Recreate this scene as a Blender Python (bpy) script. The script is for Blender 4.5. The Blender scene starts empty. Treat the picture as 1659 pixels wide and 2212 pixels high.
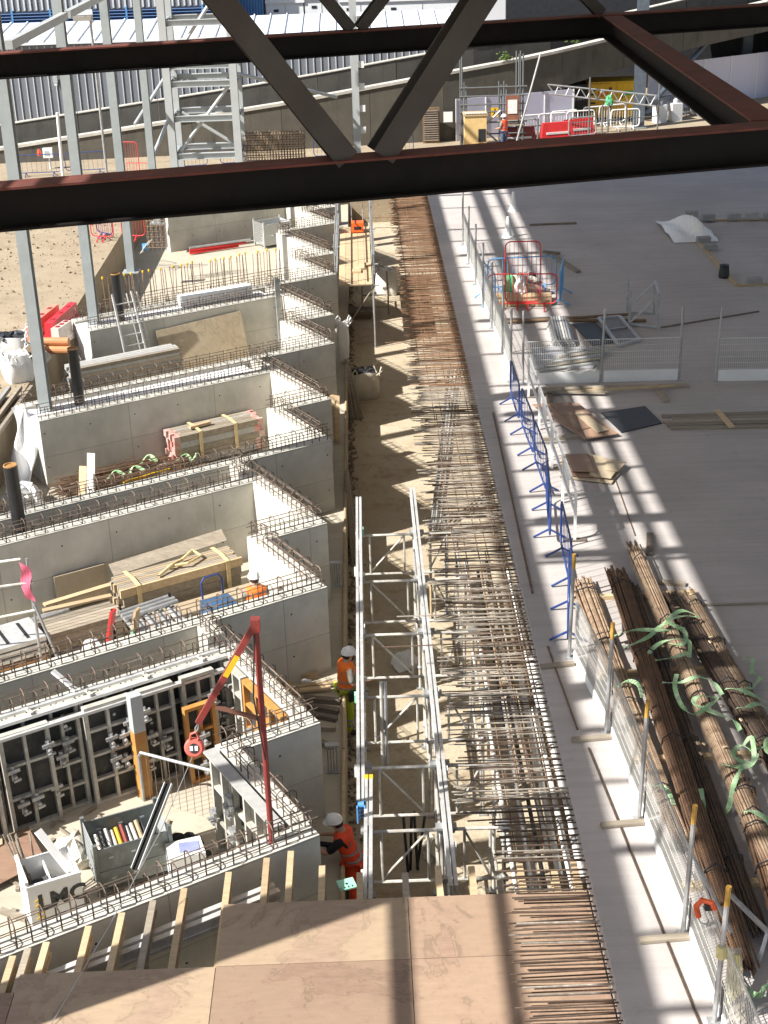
import bpy, math, random
from mathutils import Vector as V, Matrix
rnd = random.Random(11)
S = bpy.context.scene
C = S.collection
PI = math.pi
# ---------------------------------------------------------------- camera
def rot_axes(yaw, pitch, roll):
    ps, th, r = math.radians(yaw), math.radians(pitch), math.radians(roll)
    fw = V((math.sin(ps)*math.cos(th), math.cos(ps)*math.cos(th), -math.sin(th)))
    rt = V((math.cos(ps), -math.sin(ps), 0)); up = rt.cross(fw)
    return rt*math.cos(r)+up*math.sin(r), up*math.cos(r)-rt*math.sin(r), fw
cd = bpy.data.cameras.new('camera'); cam = bpy.data.objects.new('camera', cd); C.objects.link(cam)
rt, up, fw = rot_axes(0.5, 24.2, -1.84)
cam.matrix_world = Matrix(((rt.x, up.x, -fw.x, 0), (rt.y, up.y, -fw.y, 0), (rt.z, up.z, -fw.z, 11.8), (0, 0, 0, 1)))
cd.sensor_fit = 'HORIZONTAL'; cd.sensor_width = 36; cd.lens = 36*3105/1659; cd.clip_start = .1; cd.clip_end = 2000
S.camera = cam
S.render.resolution_x, S.render.resolution_y = 768, 1024
# ---------------------------------------------------------------- sky, sun, exposure
K = V((.985, .46, -1))                       # the way the sunlight travels
wd = bpy.data.worlds.new('World'); S.world = wd; wd.use_nodes = True
wn = wd.node_tree.nodes; bg = wn['Background']
sky = wn.new('ShaderNodeTexSky'); sky.sky_type = 'NISHITA'; sky.sun_disc = False
sky.sun_elevation = math.atan2(1, math.hypot(K.x, K.y)); sky.sun_rotation = math.atan2(-K.x, -K.y)
sky.air_density = 1.0; sky.dust_density = 1.6; sky.ozone_density = 1.0
wd.node_tree.links.new(sky.outputs[0], bg.inputs[0]); bg.inputs[1].default_value = .074
sl = bpy.data.lights.new('sun', 'SUN'); sl.energy = 5.0; sl.angle = math.radians(.53); sl.color = (1, .965, .91)
so = bpy.data.objects.new('sun', sl); C.objects.link(so); so.location = (-30, -15, 40)
so.rotation_euler = K.to_track_quat('-Z', 'Y').to_euler()
S.view_settings.view_transform = 'Standard'; S.view_settings.look = 'None'
S.view_settings.gamma = 1; S.view_settings.exposure = .95
# ---------------------------------------------------------------- materials
MATS = {}
def _mix(nt, fac, a, b):
    m = nt.nodes.new('ShaderNodeMix'); m.data_type = 'RGBA'
    for s, v in ((0, fac), (6, a), (7, b)):
        if hasattr(v, 'links'): nt.links.new(v, m.inputs[s])
        else: m.inputs[s].default_value = (v if s == 0 else (*v[:3], 1))
    return m.outputs[2]
def _math(nt, op, a, b=None, clamp=False):
    m = nt.nodes.new('ShaderNodeMath'); m.operation = op; m.use_clamp = clamp
    for i, v in enumerate((a, b)):
        if v is None: continue
        if hasattr(v, 'links'): nt.links.new(v, m.inputs[i])
        else: m.inputs[i].default_value = v
    return m.outputs[0]
def _noise(nt, co, scale, detail=4, rough=.6, stretch=None, dist=0):
    if stretch:
        mp = nt.nodes.new('ShaderNodeMapping'); mp.inputs['Scale'].default_value = stretch
        nt.links.new(co, mp.inputs[0]); co = mp.outputs[0]
    n = nt.nodes.new('ShaderNodeTexNoise'); n.inputs['Scale'].default_value = scale
    n.inputs['Detail'].default_value = detail; n.inputs['Roughness'].default_value = rough; n.inputs['Distortion'].default_value = dist
    nt.links.new(co, n.inputs['Vector']); return n.outputs[0]
def _ramp(nt, fac, lo, hi):
    m = nt.nodes.new('ShaderNodeMapRange'); m.inputs[1].default_value = lo; m.inputs[2].default_value = hi; m.clamp = True
    nt.links.new(fac, m.inputs[0]); return m.outputs[0]
def base(name):
    m = bpy.data.materials.new(name); m.use_nodes = True; nt = m.node_tree
    b = nt.nodes['Principled BSDF']; tc = nt.nodes.new('ShaderNodeTexCoord'); return m, nt, b, tc
def mat(name, col, rough=.75, metal=0, var=.22, scale=4, col2=None, lo=.35, hi=.65, bump=0, bs=40, stretch=None, world=False, rand=.0, fine=.0, spec=None):
    """plain procedural material: base colour broken up by noise, optional second colour in patches, bump"""
    if name in MATS: return MATS[name]
    m, nt, b, tc = base(name)
    if world: g = nt.nodes.new('ShaderNodeNewGeometry'); co = g.outputs['Position']
    else: co = tc.outputs['Object']
    c = V(col)
    n = _ramp(nt, _noise(nt, co, scale, 5, .62, stretch), .28, .72)
    o = _mix(nt, n, c*(1-var), c*(1+var))
    if col2: o = _mix(nt, _ramp(nt, _noise(nt, co, scale*.7, 6, .7, stretch, .4), lo, hi), o, col2)
    if fine:
        o = _mix(nt, _math(nt, 'MULTIPLY', _ramp(nt, _noise(nt, co, 90, 2), .35, .75), fine), o, c*.35)
    if rand:
        oi = nt.nodes.new('ShaderNodeObjectInfo'); h = nt.nodes.new('ShaderNodeHueSaturation')
        h.inputs['Saturation'].default_value = 1
        nt.links.new(_math(nt, 'ADD', _math(nt, 'MULTIPLY', oi.outputs['Random'], 2*rand), 1-rand), h.inputs['Value'])
        nt.links.new(o, h.inputs['Color']); o = h.outputs[0]
    nt.links.new(o, b.inputs['Base Color']); b.inputs['Roughness'].default_value = rough; b.inputs['Metallic'].default_value = metal
    if spec is not None: b.inputs['Specular IOR Level'].default_value = spec
    if bump:
        bn = nt.nodes.new('ShaderNodeBump'); bn.inputs['Strength'].default_value = bump; bn.inputs['Distance'].default_value = .02
        nt.links.new(_noise(nt, co, bs, 4), bn.inputs['Height']); nt.links.new(bn.outputs[0], b.inputs['Normal'])
    MATS[name] = m; return m
def wall_mat(name, col, pw=2.4, ph=.95, ox=0., oz=.0, stain=.35):
    """cast concrete: formwork sheet joints, tie holes, pour stains; local x runs along the wall"""
    if name in MATS: return MATS[name]
    m, nt, b, tc = base(name); co = tc.outputs['Object']
    oi = nt.nodes.new('ShaderNodeObjectInfo')
    sp = nt.nodes.new('ShaderNodeSeparateXYZ'); nt.links.new(co, sp.inputs[0])
    x = _math(nt, 'ADD', _math(nt, 'ADD', sp.outputs[0], 50+ox), _math(nt, 'MULTIPLY', oi.outputs['Random'], 2)); z = _math(nt, 'ADD', sp.outputs[2], 50+oz)
    def near(v, p, w):
        d = _math(nt, 'ABSOLUTE', _math(nt, 'SUBTRACT', _math(nt, 'FRACT', _math(nt, 'DIVIDE', v, p)), .5))
        return _math(nt, 'LESS_THAN', d, w/p)
    jv, jh = near(x, pw, .011), near(z, ph, .009)
    j = _math(nt, 'MAXIMUM', jv, jh)
    def sq(v, p): return _math(nt, 'POWER', _math(nt, 'MULTIPLY', _math(nt, 'SUBTRACT', _math(nt, 'FRACT', _math(nt, 'DIVIDE', v, p)), .5), p), 2)
    hole = _math(nt, 'LESS_THAN', _math(nt, 'ADD', sq(_math(nt, 'ADD', x, .45), 1.2), sq(_math(nt, 'ADD', z, .3), .9)), .019**2)
    c = V(col)
    o = _mix(nt, _ramp(nt, _noise(nt, co, 1.1, 6, .65), .3, .7), c*.8, c*1.15)
    sheet = nt.nodes.new('ShaderNodeTexWhiteNoise'); sheet.noise_dimensions = '2D'
    cv = nt.nodes.new('ShaderNodeCombineXYZ')
    nt.links.new(_math(nt, 'FLOOR', _math(nt, 'ADD', _math(nt, 'DIVIDE', x, pw), .5)), cv.inputs[0]); nt.links.new(_math(nt, 'FLOOR', _math(nt, 'ADD', _math(nt, 'DIVIDE', z, ph), .5)), cv.inputs[1])
    nt.links.new(cv.outputs[0], sheet.inputs[0])
    o = _mix(nt, _math(nt, 'MULTIPLY', sheet.outputs[0], .22), o, c*.62)
    o = _mix(nt, _math(nt, 'MULTIPLY', _ramp(nt, _noise(nt, co, 1.6, 5, .7, (1, 1, .25)), .52, .75), stain), o, c*.5)
    o = _mix(nt, _math(nt, 'MULTIPLY', _ramp(nt, _noise(nt, co, 14, 4, .7), .62, .72), .35), o, c*.55)
    o = _mix(nt, _math(nt, 'MULTIPLY', j, .55), o, c*.42); o = _mix(nt, hole, o, (.02, .02, .02))
    nt.links.new(o, b.inputs['Base Color']); b.inputs['Roughness'].default_value = .82
    bn = nt.nodes.new('ShaderNodeBump'); bn.inputs['Strength'].default_value = .35; bn.inputs['Distance'].default_value = .01
    nt.links.new(_math(nt, 'SUBTRACT', _noise(nt, co, 22, 4), j), bn.inputs['Height']); nt.links.new(bn.outputs[0], b.inputs['Normal'])
    MATS[name] = m; return m
def slab_mat(name, col, bands=True):
    """power-floated slab: brushed streaks across, pour patches, scuffs"""
    m, nt, b, tc = base(name); g = nt.nodes.new('ShaderNodeNewGeometry'); co = g.outputs['Position']; c = V(col)
    o = _mix(nt, _ramp(nt, _noise(nt, co, .35, 6, .6), .3, .7), c*.86, c*1.12)
    o = _mix(nt, _math(nt, 'MULTIPLY', _ramp(nt, _noise(nt, co, 2.2, 5, .65, (.12, 2.6, 1)), .45, .75), .45), o, c*.68)
    o = _mix(nt, _math(nt, 'MULTIPLY', _ramp(nt, _noise(nt, co, 3.5, 5, .7), .58, .74), .5), o, c*.6)
    o = _mix(nt, _math(nt, 'MULTIPLY', _ramp(nt, _noise(nt, co, 1.3, 6, .75), .6, .8), .4), o, c*1.35)
    o = _mix(nt, _math(nt, 'MULTIPLY', _ramp(nt, _noise(nt, co, 60, 2), .6, .75), .3), o, c*.5)
    nt.links.new(o, b.inputs['Base Color'])
    b.inputs['Roughness'].default_value = .88; b.inputs['Specular IOR Level'].default_value = .25
    bn = nt.nodes.new('ShaderNodeBump'); bn.inputs['Strength'].default_value = .25; bn.inputs['Distance'].default_value = .01
    nt.links.new(_noise(nt, co, 18, 5, .7), bn.inputs['Height']); nt.links.new(bn.outputs[0], b.inputs['Normal'])
    MATS[name] = m; return m
def soil_mat(name, col, col2, dark, bs=6):
    m, nt, b, tc = base(name); g = nt.nodes.new('ShaderNodeNewGeometry'); co = g.outputs['Position']
    o = _mix(nt, _ramp(nt, _noise(nt, co, .45, 6, .65), .35, .65), col, col2)
    o = _mix(nt, _math(nt, 'MULTIPLY', _ramp(nt, _noise(nt, co, 1.7, 7, .75), .5, .7), .7), o, dark)
    o = _mix(nt, _math(nt, 'MULTIPLY', _ramp(nt, _noise(nt, co, 26, 3, .7), .55, .7), .5), o, V(dark)*.6)
    o = _mix(nt, _math(nt, 'MULTIPLY', _ramp(nt, _noise(nt, co, 34, 3, .7, (1, 1.3, 1)), .6, .72), .45), o, V(col)*1.5)
    nt.links.new(o, b.inputs['Base Color']); b.inputs['Roughness'].default_value = .95
    bn = nt.nodes.new('ShaderNodeBump'); bn.inputs['Strength'].default_value = .7; bn.inputs['Distance'].default_value = .05
    nt.links.new(_noise(nt, co, bs, 8, .75), bn.inputs['Height']); nt.links.new(bn.outputs[0], b.inputs['Normal'])
    MATS[name] = m; return m
def ply_mat(name, col, stain, dirt):
    """film-faced or plain plywood: grain, tide-mark stains, scuffs"""
    m, nt, b, tc = base(name); g = nt.nodes.new('ShaderNodeNewGeometry'); co = g.outputs['Position']
    oi = nt.nodes.new('ShaderNodeObjectInfo')
    o = _mix(nt, _ramp(nt, _noise(nt, co, 3.5, 6, .7, (1, 3.5, 1)), .3, .7), V(col)*.82, V(col)*1.15)
    st = _ramp(nt, _noise(nt, co, .75, 6, .6, None, .6), .44, .53); o = _mix(nt, _math(nt, 'MULTIPLY', st, .45), o, stain)
    n2 = _noise(nt, co, .75, 6, .6, None, .6); ring = _math(nt, 'LESS_THAN', _math(nt, 'ABSOLUTE', _math(nt, 'SUBTRACT', n2, .475)), .006)
    o = _mix(nt, _math(nt, 'MULTIPLY', ring, .6), o, V(stain)*.55)
    o = _mix(nt, _math(nt, 'MULTIPLY', _ramp(nt, _noise(nt, co, 9, 6, .75), .56, .72), .5), o, dirt)
    o = _mix(nt, _math(nt, 'MULTIPLY', _ramp(nt, _noise(nt, co, 30, 4, .75, (1, .4, 1)), .63, .74), .5), o, V(col)*1.5)
    h = nt.nodes.new('ShaderNodeHueSaturation'); nt.links.new(_math(nt, 'ADD', _math(nt, 'MULTIPLY', oi.outputs['Random'], .35), .82), h.inputs['Value']); nt.links.new(o, h.inputs['Color'])
    nt.links.new(h.outputs[0], b.inputs['Base Color']); b.inputs['Roughness'].default_value = .6
    MATS[name] = m; return m
CONC = wall_mat('cast_concrete', (.56, .54, .475))
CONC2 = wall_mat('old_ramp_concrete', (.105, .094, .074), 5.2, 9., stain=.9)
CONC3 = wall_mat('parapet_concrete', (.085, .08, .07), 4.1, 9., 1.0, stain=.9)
SLAB = slab_mat('slab_concrete', (.45, .415, .395))
BLIND = slab_mat('base_slab_concrete', (.46, .415, .33))
SOIL = soil_mat('site_soil', (.37, .30, .205), (.31, .245, .165), (.20, .15, .095))
TRENCH = soil_mat('trench_floor_mud', (.50, .43, .315), (.43, .355, .245), (.24, .165, .095), 3)
PLYD = ply_mat('deck_plywood_red', (.285, .19, .135), (.36, .26, .175), (.18, .095, .07))
PLYP = ply_mat('deck_plywood_pale', (.33, .235, .165), (.43, .335, .215), (.21, .13, .09))
PLYB = ply_mat('brown_plywood', (.30, .185, .13), (.36, .24, .16), (.16, .10, .08))
PLYG = ply_mat('weathered_plywood', (.42, .34, .23), (.5, .42, .3), (.24, .18, .12))
BLACK = mat('black_board', (.025, .026, .03), .5, var=.3, fine=.2)
RUST = mat('rusty_rebar', (.20, .125, .08), .85, .2, .35, 9, (.36, .27, .18), rand=.3)
RUSTD = mat('dark_rebar', (.09, .06, .045), .8, .3, .35, 9, (.16, .11, .075), rand=.35)
STIR = mat('stirrup_steel', (.13, .095, .072), .75, .3, .35, 9, (.26, .20, .15), .5, .7, rand=.3)
PALEBAR = mat('pale_rebar', (.36, .325, .275), .8, .15, .3, 9, (.20, .16, .125), rand=.25)  # paler grey-brown bar tone than the rusty ones
RUSTO = mat('fresh_rust_rebar', (.27, .15, .08), .85, .2, .35, 6, (.17, .105, .07), rand=.3)
GALV = mat('galvanised_steel', (.50, .51, .51), .5, .55, .15, 8, (.36, .36, .36), rand=.12)
TUBEW = mat('pale_scaffold_tube', (.62, .61, .56), .55, .3, .18, 10, (.45, .40, .33), .45, .7, rand=.15)
ALU = mat('aluminium_beam', (.66, .66, .65), .45, .4, .12, 6, (.5, .49, .47), .5, .7)
GREYP = mat('grey_painted_steel', (.335, .37, .375), .5, .1, .08, 1.5, (.28, .3, .3), .45, .75)
LGREY = mat('pale_grey_painted_steel', (.43, .45, .45), .5, .1, .08, 1.5)
DARKST = mat('dark_primer_steel', (.010, .0098, .0095), .75, 0, .3, 1.6, (.016, .012, .01), .45, .7, spec=.2)
DIAGST = mat('brown_grey_primer', (.055, .051, .047), .65, .1, .25, 1.6, (.05, .035, .03), .5, .75)
REDOX = mat('red_oxide_flange', (.13, .036, .026), .8, 0, .3, 2.5, (.07, .03, .022), .5, .75)
TIMB = mat('sawn_timber', (.55, .42, .25), .8, 0, .22, 5, (.42, .31, .19), rand=.2, stretch=(.4, 4, 4))
TIMBG = mat('weathered_timber', (.36, .31, .24), .85, 0, .25, 5, (.25, .21, .16), rand=.25, stretch=(.4, 4, 4))
TIMBD = mat('dark_timber', (.17, .14, .11), .85, 0, .25, 5, rand=.2)
WHITEP = mat('white_paint', (.78, .78, .76), .5, 0, .06, 3)
WIRE = mat('pale_wire', (.66, .66, .62), .5, .4, .1, 5)
BLUEP = mat('blue_barrier_paint', (.022, .05, .19), .45, 0, .2, 5, (.07, .11, .25), .5, .75)
BLUEL = mat('light_blue_paint', (.12, .33, .62), .4, 0, .12, 5)
REDP = mat('red_paint', (.60, .03, .03), .4, 0, .15, 5)
REDD = mat('worn_red_paint', (.25, .04, .034), .5, .1, .25, 6, (.17, .045, .04), .45, .7)
YELW = mat('worn_yellow_tip', (.45, .26, .05), .6, 0, .25, 9)
YEL = mat('yellow_paint', (.75, .45, .02), .45, 0, .12, 5)
ORANGEP = mat('orange_panel_paint', (.50, .26, .07), .55, 0, .2, 6, (.45, .2, .05))
ORANGE = mat('hi_vis_orange', (.95, .20, .02), .7, 0, .1, 8)
ORANGER = mat('hi_vis_red_orange', (.85, .075, .02), .7, 0, .1, 8)
HIVIS = mat('hi_vis_yellow_green', (.36, .46, .02), .7, 0, .12, 8)
REFL = mat('reflective_tape', (.30, .30, .30), .4, .2, .05, 8)
SKIN = mat('skin', (.50, .28, .20), .55, 0, .08, 8)
HAIR = mat('dark_hair', (.03, .022, .018), .7)
GREYSH = mat('grey_shirt', (.24, .23, .20), .85, 0, .12, 9)
BLKCL = mat('black_cloth', (.015, .015, .018), .9, 0, .1, 8)
BOOT = mat('dark_boot', (.05, .035, .025), .8)
POLY = mat('polystyrene', (.86, .86, .85), .7, 0, .04, 8, bump=.3, bs=80)
PLAST = mat('white_plastic_sheet', (.78, .78, .77), .35, 0, .06, 3)
BAGM = mat('beige_bulk_bag', (.60, .55, .44), .8, 0, .12, 4, bump=.4, bs=12)
BAGW = mat('white_bulk_bag', (.76, .75, .72), .75, 0, .1, 4, bump=.4, bs=12)
CLAY = mat('clay_pipe', (.52, .22, .09), .6, 0, .15, 6)
PIPEB = mat('black_pipe', (.02, .02, .022), .35, 0, .3, 5)
PANELG = mat('formwork_frame_grey', (.52, .50, .44), .65, .15, .2, 6, (.36, .34, .29), .45, .7, rand=.12)
PANELK = mat('formwork_face_dark', (.05, .048, .042), .75, 0, .45, 3, (.14, .13, .11), .5, .75)
STRAPG = mat('green_sling', (.24, .40, .20), .85, 0, .2, 7, (.46, .55, .38), .45, .7)
STRAPY = mat('tan_sling', (.58, .46, .25), .85, 0, .2, 7)
STRAPL = mat('pale_yellow_sling', (.62, .55, .26), .85, 0, .15, 7)
MINT = mat('mint_green_plate', (.30, .62, .46), .5, 0, .08, 5)
STILL = mat('stillage_steel', (.17, .19, .185), .5, .4, .15, 6, (.3, .31, .3), .5, .75)
BLOCKM = mat('concrete_block', (.34, .335, .32), .9, 0, .15, 9, rand=.15)
SHEDB = mat('blue_grey_cladding', (.18, .19, .21), .5, .1, .06, .6)
SHEDR = mat('white_roof_sheet', (.78, .79, .80), .5, .1, .05, .6)
LOUV = mat('blue_louvre', (.10, .19, .38), .5, .1, .1, 2)
LOUVD = mat('dark_blue_recess', (.02, .03, .055), .6)
HOARD = mat('white_hoarding', (.60, .60, .72), .45, 0, .03, 1.0)
CREAM = mat('cream_unit', (.74, .75, .76), .5, 0, .05, 2)
GRAVEL = mat('loose_gravel', (.30, .24, .17), .9, 0, .3, 7, rand=.35)
BROWNST = mat('brown_louvre_door', (.19, .125, .07), .7, 0, .2, 5)
PALLETM = mat('yellow_plywood_box', (.66, .46, .20), .7, 0, .15, 4)
NETM = mat('green_rag', (.10, .42, .20), .8)
PINK = mat('pink_fabric', (.78, .16, .25), .7, 0, .15, 5)
CLEARP = mat('clear_plastic_wrap', (.55, .52, .44), .25, 0, .15, 4)
PAPER = mat('printed_paper', (.72, .72, .70), .6, 0, .08, 6, (.45, .48, .6), .58, .66)
GREENW = mat('weed_green', (.10, .16, .03), .8, 0, .3, 20)
# ---------------------------------------------------------------- mesh helpers
class G:
    """collects shapes in world coordinates; build() links them as ONE mesh object"""
    def __init__(s): s.v = []; s.f = []
    def add(s, vs, fs):
        n = len(s.v); s.v += [V(p) for p in vs]; s.f += [tuple(i+n for i in f) for f in fs]; return s
    def hexa(s, p): return s.add(p, [(0, 3, 2, 1), (4, 5, 6, 7), (0, 1, 5, 4), (1, 2, 6, 5), (2, 3, 7, 6), (3, 0, 4, 7)])
    def box(s, x0, x1, y0, y1, z0, z1): return s.hexa([(x0, y0, z0), (x1, y0, z0), (x1, y1, z0), (x0, y1, z0), (x0, y0, z1), (x1, y0, z1), (x1, y1, z1), (x0, y1, z1)])
    def obox(s, c, d, rz=0, rx=0, ry=0):
        m = Matrix.Rotation(rz, 3, 'Z') @ Matrix.Rotation(ry, 3, 'Y') @ Matrix.Rotation(rx, 3, 'X'); c = V(c); a, b, e = d[0]/2, d[1]/2, d[2]/2
        return s.hexa([c + m @ V(p) for p in ((-a, -b, -e), (a, -b, -e), (a, b, -e), (-a, b, -e), (-a, -b, e), (a, -b, e), (a, b, e), (-a, b, e))])
    def frame(s, p0, p1, upv=(0, 0, 1)):
        d = (V(p1)-V(p0)).normalized(); u = V(upv)
        if abs(d.dot(u)) > .99: u = V((0, 1, 0))
        sd = d.cross(u).normalized(); return d, sd, sd.cross(d).normalized()
    def bar(s, p0, p1, w, h, upv=(0, 0, 1)):
        d, sd, u = s.frame(p0, p1, upv); p0, p1 = V(p0), V(p1); a, b = sd*w/2, u*h/2
        return s.hexa([p0-a-b, p1-a-b, p1+a-b, p0+a-b, p0-a+b, p1-a+b, p1+a+b, p0+a+b])
    def ibeam(s, p0, p1, w, h, t=.025, upv=(0, 0, 1)):
        d, sd, u = s.frame(p0, p1, upv); o = u*(h/2-t/2)
        s.bar(V(p0)+o, V(p1)+o, w, t, upv); s.bar(V(p0)-o, V(p1)-o, w, t, upv); return s.bar(p0, p1, t, h-2*t, upv)
    def tube(s, p0, p1, r, n=6, r1=None, cap=True): return s.pipe([p0, p1], r, n, cap, r1)
    def pipe(s, pts, r, n=5, cap=False, r1=None):
        pts = [V(p) for p in pts]; k = len(pts); vs = []; u = None
        for i, p in enumerate(pts):
            d = ((pts[min(i+1, k-1)]-p).normalized() + (p-pts[max(i-1, 0)]).normalized())
            d = d.normalized() if d.length > 1e-6 else V((0, 0, 1))
            if u is None: u = d.cross(V((0, 0, 1)) if abs(d.z) < .95 else V((1, 0, 0))).normalized()
            u = (u - d*u.dot(d)).normalized(); w = d.cross(u)
            rr = r if r1 is None else r+(r1-r)*i/(k-1)
            vs += [p+(u*math.cos(2*PI*j/n)+w*math.sin(2*PI*j/n))*rr for j in range(n)]
        fs = [(i*n+j, i*n+(j+1) % n, (i+1)*n+(j+1) % n, (i+1)*n+j) for i in range(k-1) for j in range(n)]
        if cap: fs += [tuple(range(n-1, -1, -1)), tuple((k-1)*n+j for j in range(n))]
        return s.add(vs, fs)
    def prism(s, poly, z0, z1):
        n = len(poly); vs = [(x, y, z0) for x, y in poly]+[(x, y, z1) for x, y in poly]
        return s.add(vs, [tuple(range(n-1, -1, -1)), tuple(range(n, 2*n))]+[(i, (i+1) % n, n+(i+1) % n, n+i) for i in range(n)])
    def ribbon(s, pts, wd, th=.006):
        """flat strap through points; wd is the half-width vector"""
        pts = [V(p) for p in pts]; vs = []; k = len(pts)
        for i, p in enumerate(pts):
            w = V(wd[i]) if isinstance(wd, list) else V(wd); d = (pts[min(i+1, k-1)]-pts[max(i-1, 0)]).normalized()
            nn = d.cross(w).normalized()*th/2; vs += [p-w-nn, p+w-nn, p+w+nn, p-w+nn]
        fs = [(i*4+j, i*4+(j+1) % 4, (i+1)*4+(j+1) % 4, (i+1)*4+j) for i in range(k-1) for j in range(4)]+[(3, 2, 1, 0), tuple(range(k*4-4, k*4))]
        return s.add(vs, fs)
    def lathe(s, c, prof, n=12, sx=1, sy=1):
        """prof: (radius, z) pairs about a vertical axis"""
        c = V(c); vs = [c+V((r*sx*math.cos(2*PI*j/n), r*sy*math.sin(2*PI*j/n), z)) for r, z in prof for j in range(n)]; k = len(prof)
        fs = [(i*n+j, i*n+(j+1) % n, (i+1)*n+(j+1) % n, (i+1)*n+j) for i in range(k-1) for j in range(n)]
        return s.add(vs, fs+[tuple(range(n-1, -1, -1)), tuple((k-1)*n+j for j in range(n))])
    def sheet(s, fn, nu, nv):
        n = len(s.v); s.v += [V(fn(i/nu, j/nv)) for i in range(nu+1) for j in range(nv+1)]
        s.f += [(n+i*(nv+1)+j, n+(i+1)*(nv+1)+j, n+(i+1)*(nv+1)+j+1, n+i*(nv+1)+j+1) for i in range(nu) for j in range(nv)]; return s
    def mesh(s, name, m, org=V((0, 0, 0)), inv=None):
        me = bpy.data.meshes.new(name)
        me.from_pydata([tuple((inv @ p) if inv else (p-org)) for p in s.v], [], s.f); me.materials.append(m); return me
    def build(s, name, m, parent=None, smooth=False, **tags):
        if parent is None:
            xs = [p.x for p in s.v]; ys = [p.y for p in s.v]; org = V(((min(xs)+max(xs))/2, (min(ys)+max(ys))/2, min(p.z for p in s.v)))
            o = bpy.data.objects.new(name, s.mesh(name, m, org)); o.location = org; W[o] = Matrix.Translation(org)
        else:
            o = bpy.data.objects.new(name, s.mesh(name, m, inv=W[parent].inverted())); o.parent = parent; W[o] = W[parent]
        if smooth: o.data.polygons.foreach_set('use_smooth', [True]*len(o.data.polygons))
        C.objects.link(o); return tag(o, **tags)
W = {}
def tag(o, label=None, cat=None, group=None, kind=None):
    if label: o['label'] = label
    if cat: o['category'] = cat
    if group: o['group'] = group
    if kind: o['kind'] = kind
    return o
def thing(name, label, cat, loc=(0, 0, 0), rz=0, group=None, kind=None):
    o = bpy.data.objects.new(name, None); C.objects.link(o); o.location = loc; o.rotation_euler = (0, 0, rz); o.empty_display_size = .2
    W[o] = Matrix.Translation(V(loc)) @ Matrix.Rotation(rz, 4, 'Z'); return tag(o, label, cat, group, kind)
def inst(name, me, parent, mw):
    """one piece sharing mesh data, placed by its world matrix"""
    o = bpy.data.objects.new(name, me); o.parent = parent; C.objects.link(o)
    o.matrix_basis = (W[parent].inverted() @ mw) if parent else mw
    W[o] = mw; return o
def copy_tree(o, loc, rz=0, label=None, parent=None, **tags):
    c = o.copy(); C.objects.link(c)
    if parent is not None: c.parent = parent
    else:
        c.location = loc; c.rotation_euler = (0, 0, rz); W[c] = Matrix.Translation(V(loc)) @ Matrix.Rotation(rz, 4, 'Z')
        if label: c['label'] = label
        for k, v in tags.items(): c[k] = v
    for ch in list(o.children): copy_tree(ch, None, 0, None, c)
    return c
def drop(o):
    for ch in list(o.children): drop(ch)
    bpy.data.objects.remove(o)
def T(x, y, z, rz=0, sx=1, sy=1, sz=1): return Matrix.Translation(V((x, y, z))) @ Matrix.Rotation(rz, 4, 'Z') @ Matrix.Diagonal((sx, sy, sz, 1))
def text_mesh(name, txt, size, m, parent, mw, th=.004, bold=0):
    cu = bpy.data.curves.new(name, 'FONT'); cu.body = txt; cu.size = size; cu.extrude = th; cu.align_x = 'CENTER'; cu.align_y = 'CENTER'; cu.resolution_u = 3; cu.offset = bold
    t = bpy.data.objects.new('t', cu); C.objects.link(t)
    me = bpy.data.meshes.new_from_object(t.evaluated_get(bpy.context.evaluated_depsgraph_get())); bpy.data.objects.remove(t)
    me.materials.clear(); me.materials.append(m); return inst(name, me, parent, mw)
# ---------------------------------------------------------------- ground, trench, slabs
def struct(name, g, m, **k): return g.build(name, m, kind='structure', **k)
GX0, GX1, GY0, GY1, F = -9.4, 45, -8, 66, 900
g = G(); zt = -1.0
for a, b, c, d in ((-F, GX0, -F, F), (GX1, F, -F, F), (GX0, GX1, GY1, F), (GX0, GX1, -F, GY0)): g.add([(a, c, zt), (b, c, zt), (b, d, zt), (a, d, zt)], [(0, 1, 2, 3)])
g.add([(GX0, GY0, zt), (GX0, GY1, zt), (GX0, GY1, -3.3), (GX0, GY0, -3.3), (GX1, GY1, zt), (GX1, GY1, -3.3), (GX1, GY0, zt), (GX1, GY0, -3.3)], [(0, 1, 2, 3), (1, 4, 5, 2), (4, 6, 7, 5), (6, 0, 3, 7)])
struct('ground', g, SOIL)
tf = G().sheet(lambda u, v: (-.66+45*u, GY0+74*v, -3.2), 1, 1)
struct('trench_floor', tf, TRENCH)
struct('base_slab', G().box(GX0-.1, -.62, GY0, GY1+.2, -3.4, -2.3), BLIND)
slab = struct('floor_slab', G().box(2.6, 44, GY0+.3, 62, -.3, 0), SLAB)
# loose soil heap along the foot of the base slab
g = G()
for i in range(900):
    y = rnd.uniform(14, 56); x = -.6+abs(rnd.gauss(0, .1)); r = rnd.uniform(.012, .04)
    g.obox((x, y, -3.2+r*.6), (r*2, r*1.6, r*1.5), rnd.uniform(0, 3), rnd.uniform(0, 1), rnd.uniform(0, 1))
g.build('loose_gravel', GRAVEL, label='loose stones lying along the foot of the base slab in the trench', cat='gravel', kind='stuff')
g = G()
for i in range(1500):
    x = rnd.uniform(-17, -9.5); y = rnd.uniform(36, 66); r = rnd.choice((.012, .016, .02, .035))*rnd.uniform(.7, 1.4)
    g.obox((x, y, -1+r*.5), (r*2, r*1.5, r*1.4), rnd.uniform(0, 3), rnd.uniform(0, 1), rnd.uniform(0, 1))
g.build('dirt_clods', GRAVEL, label='loose stones and clods scattered over the bare ground on the left', cat='stones', kind='stuff')
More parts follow.
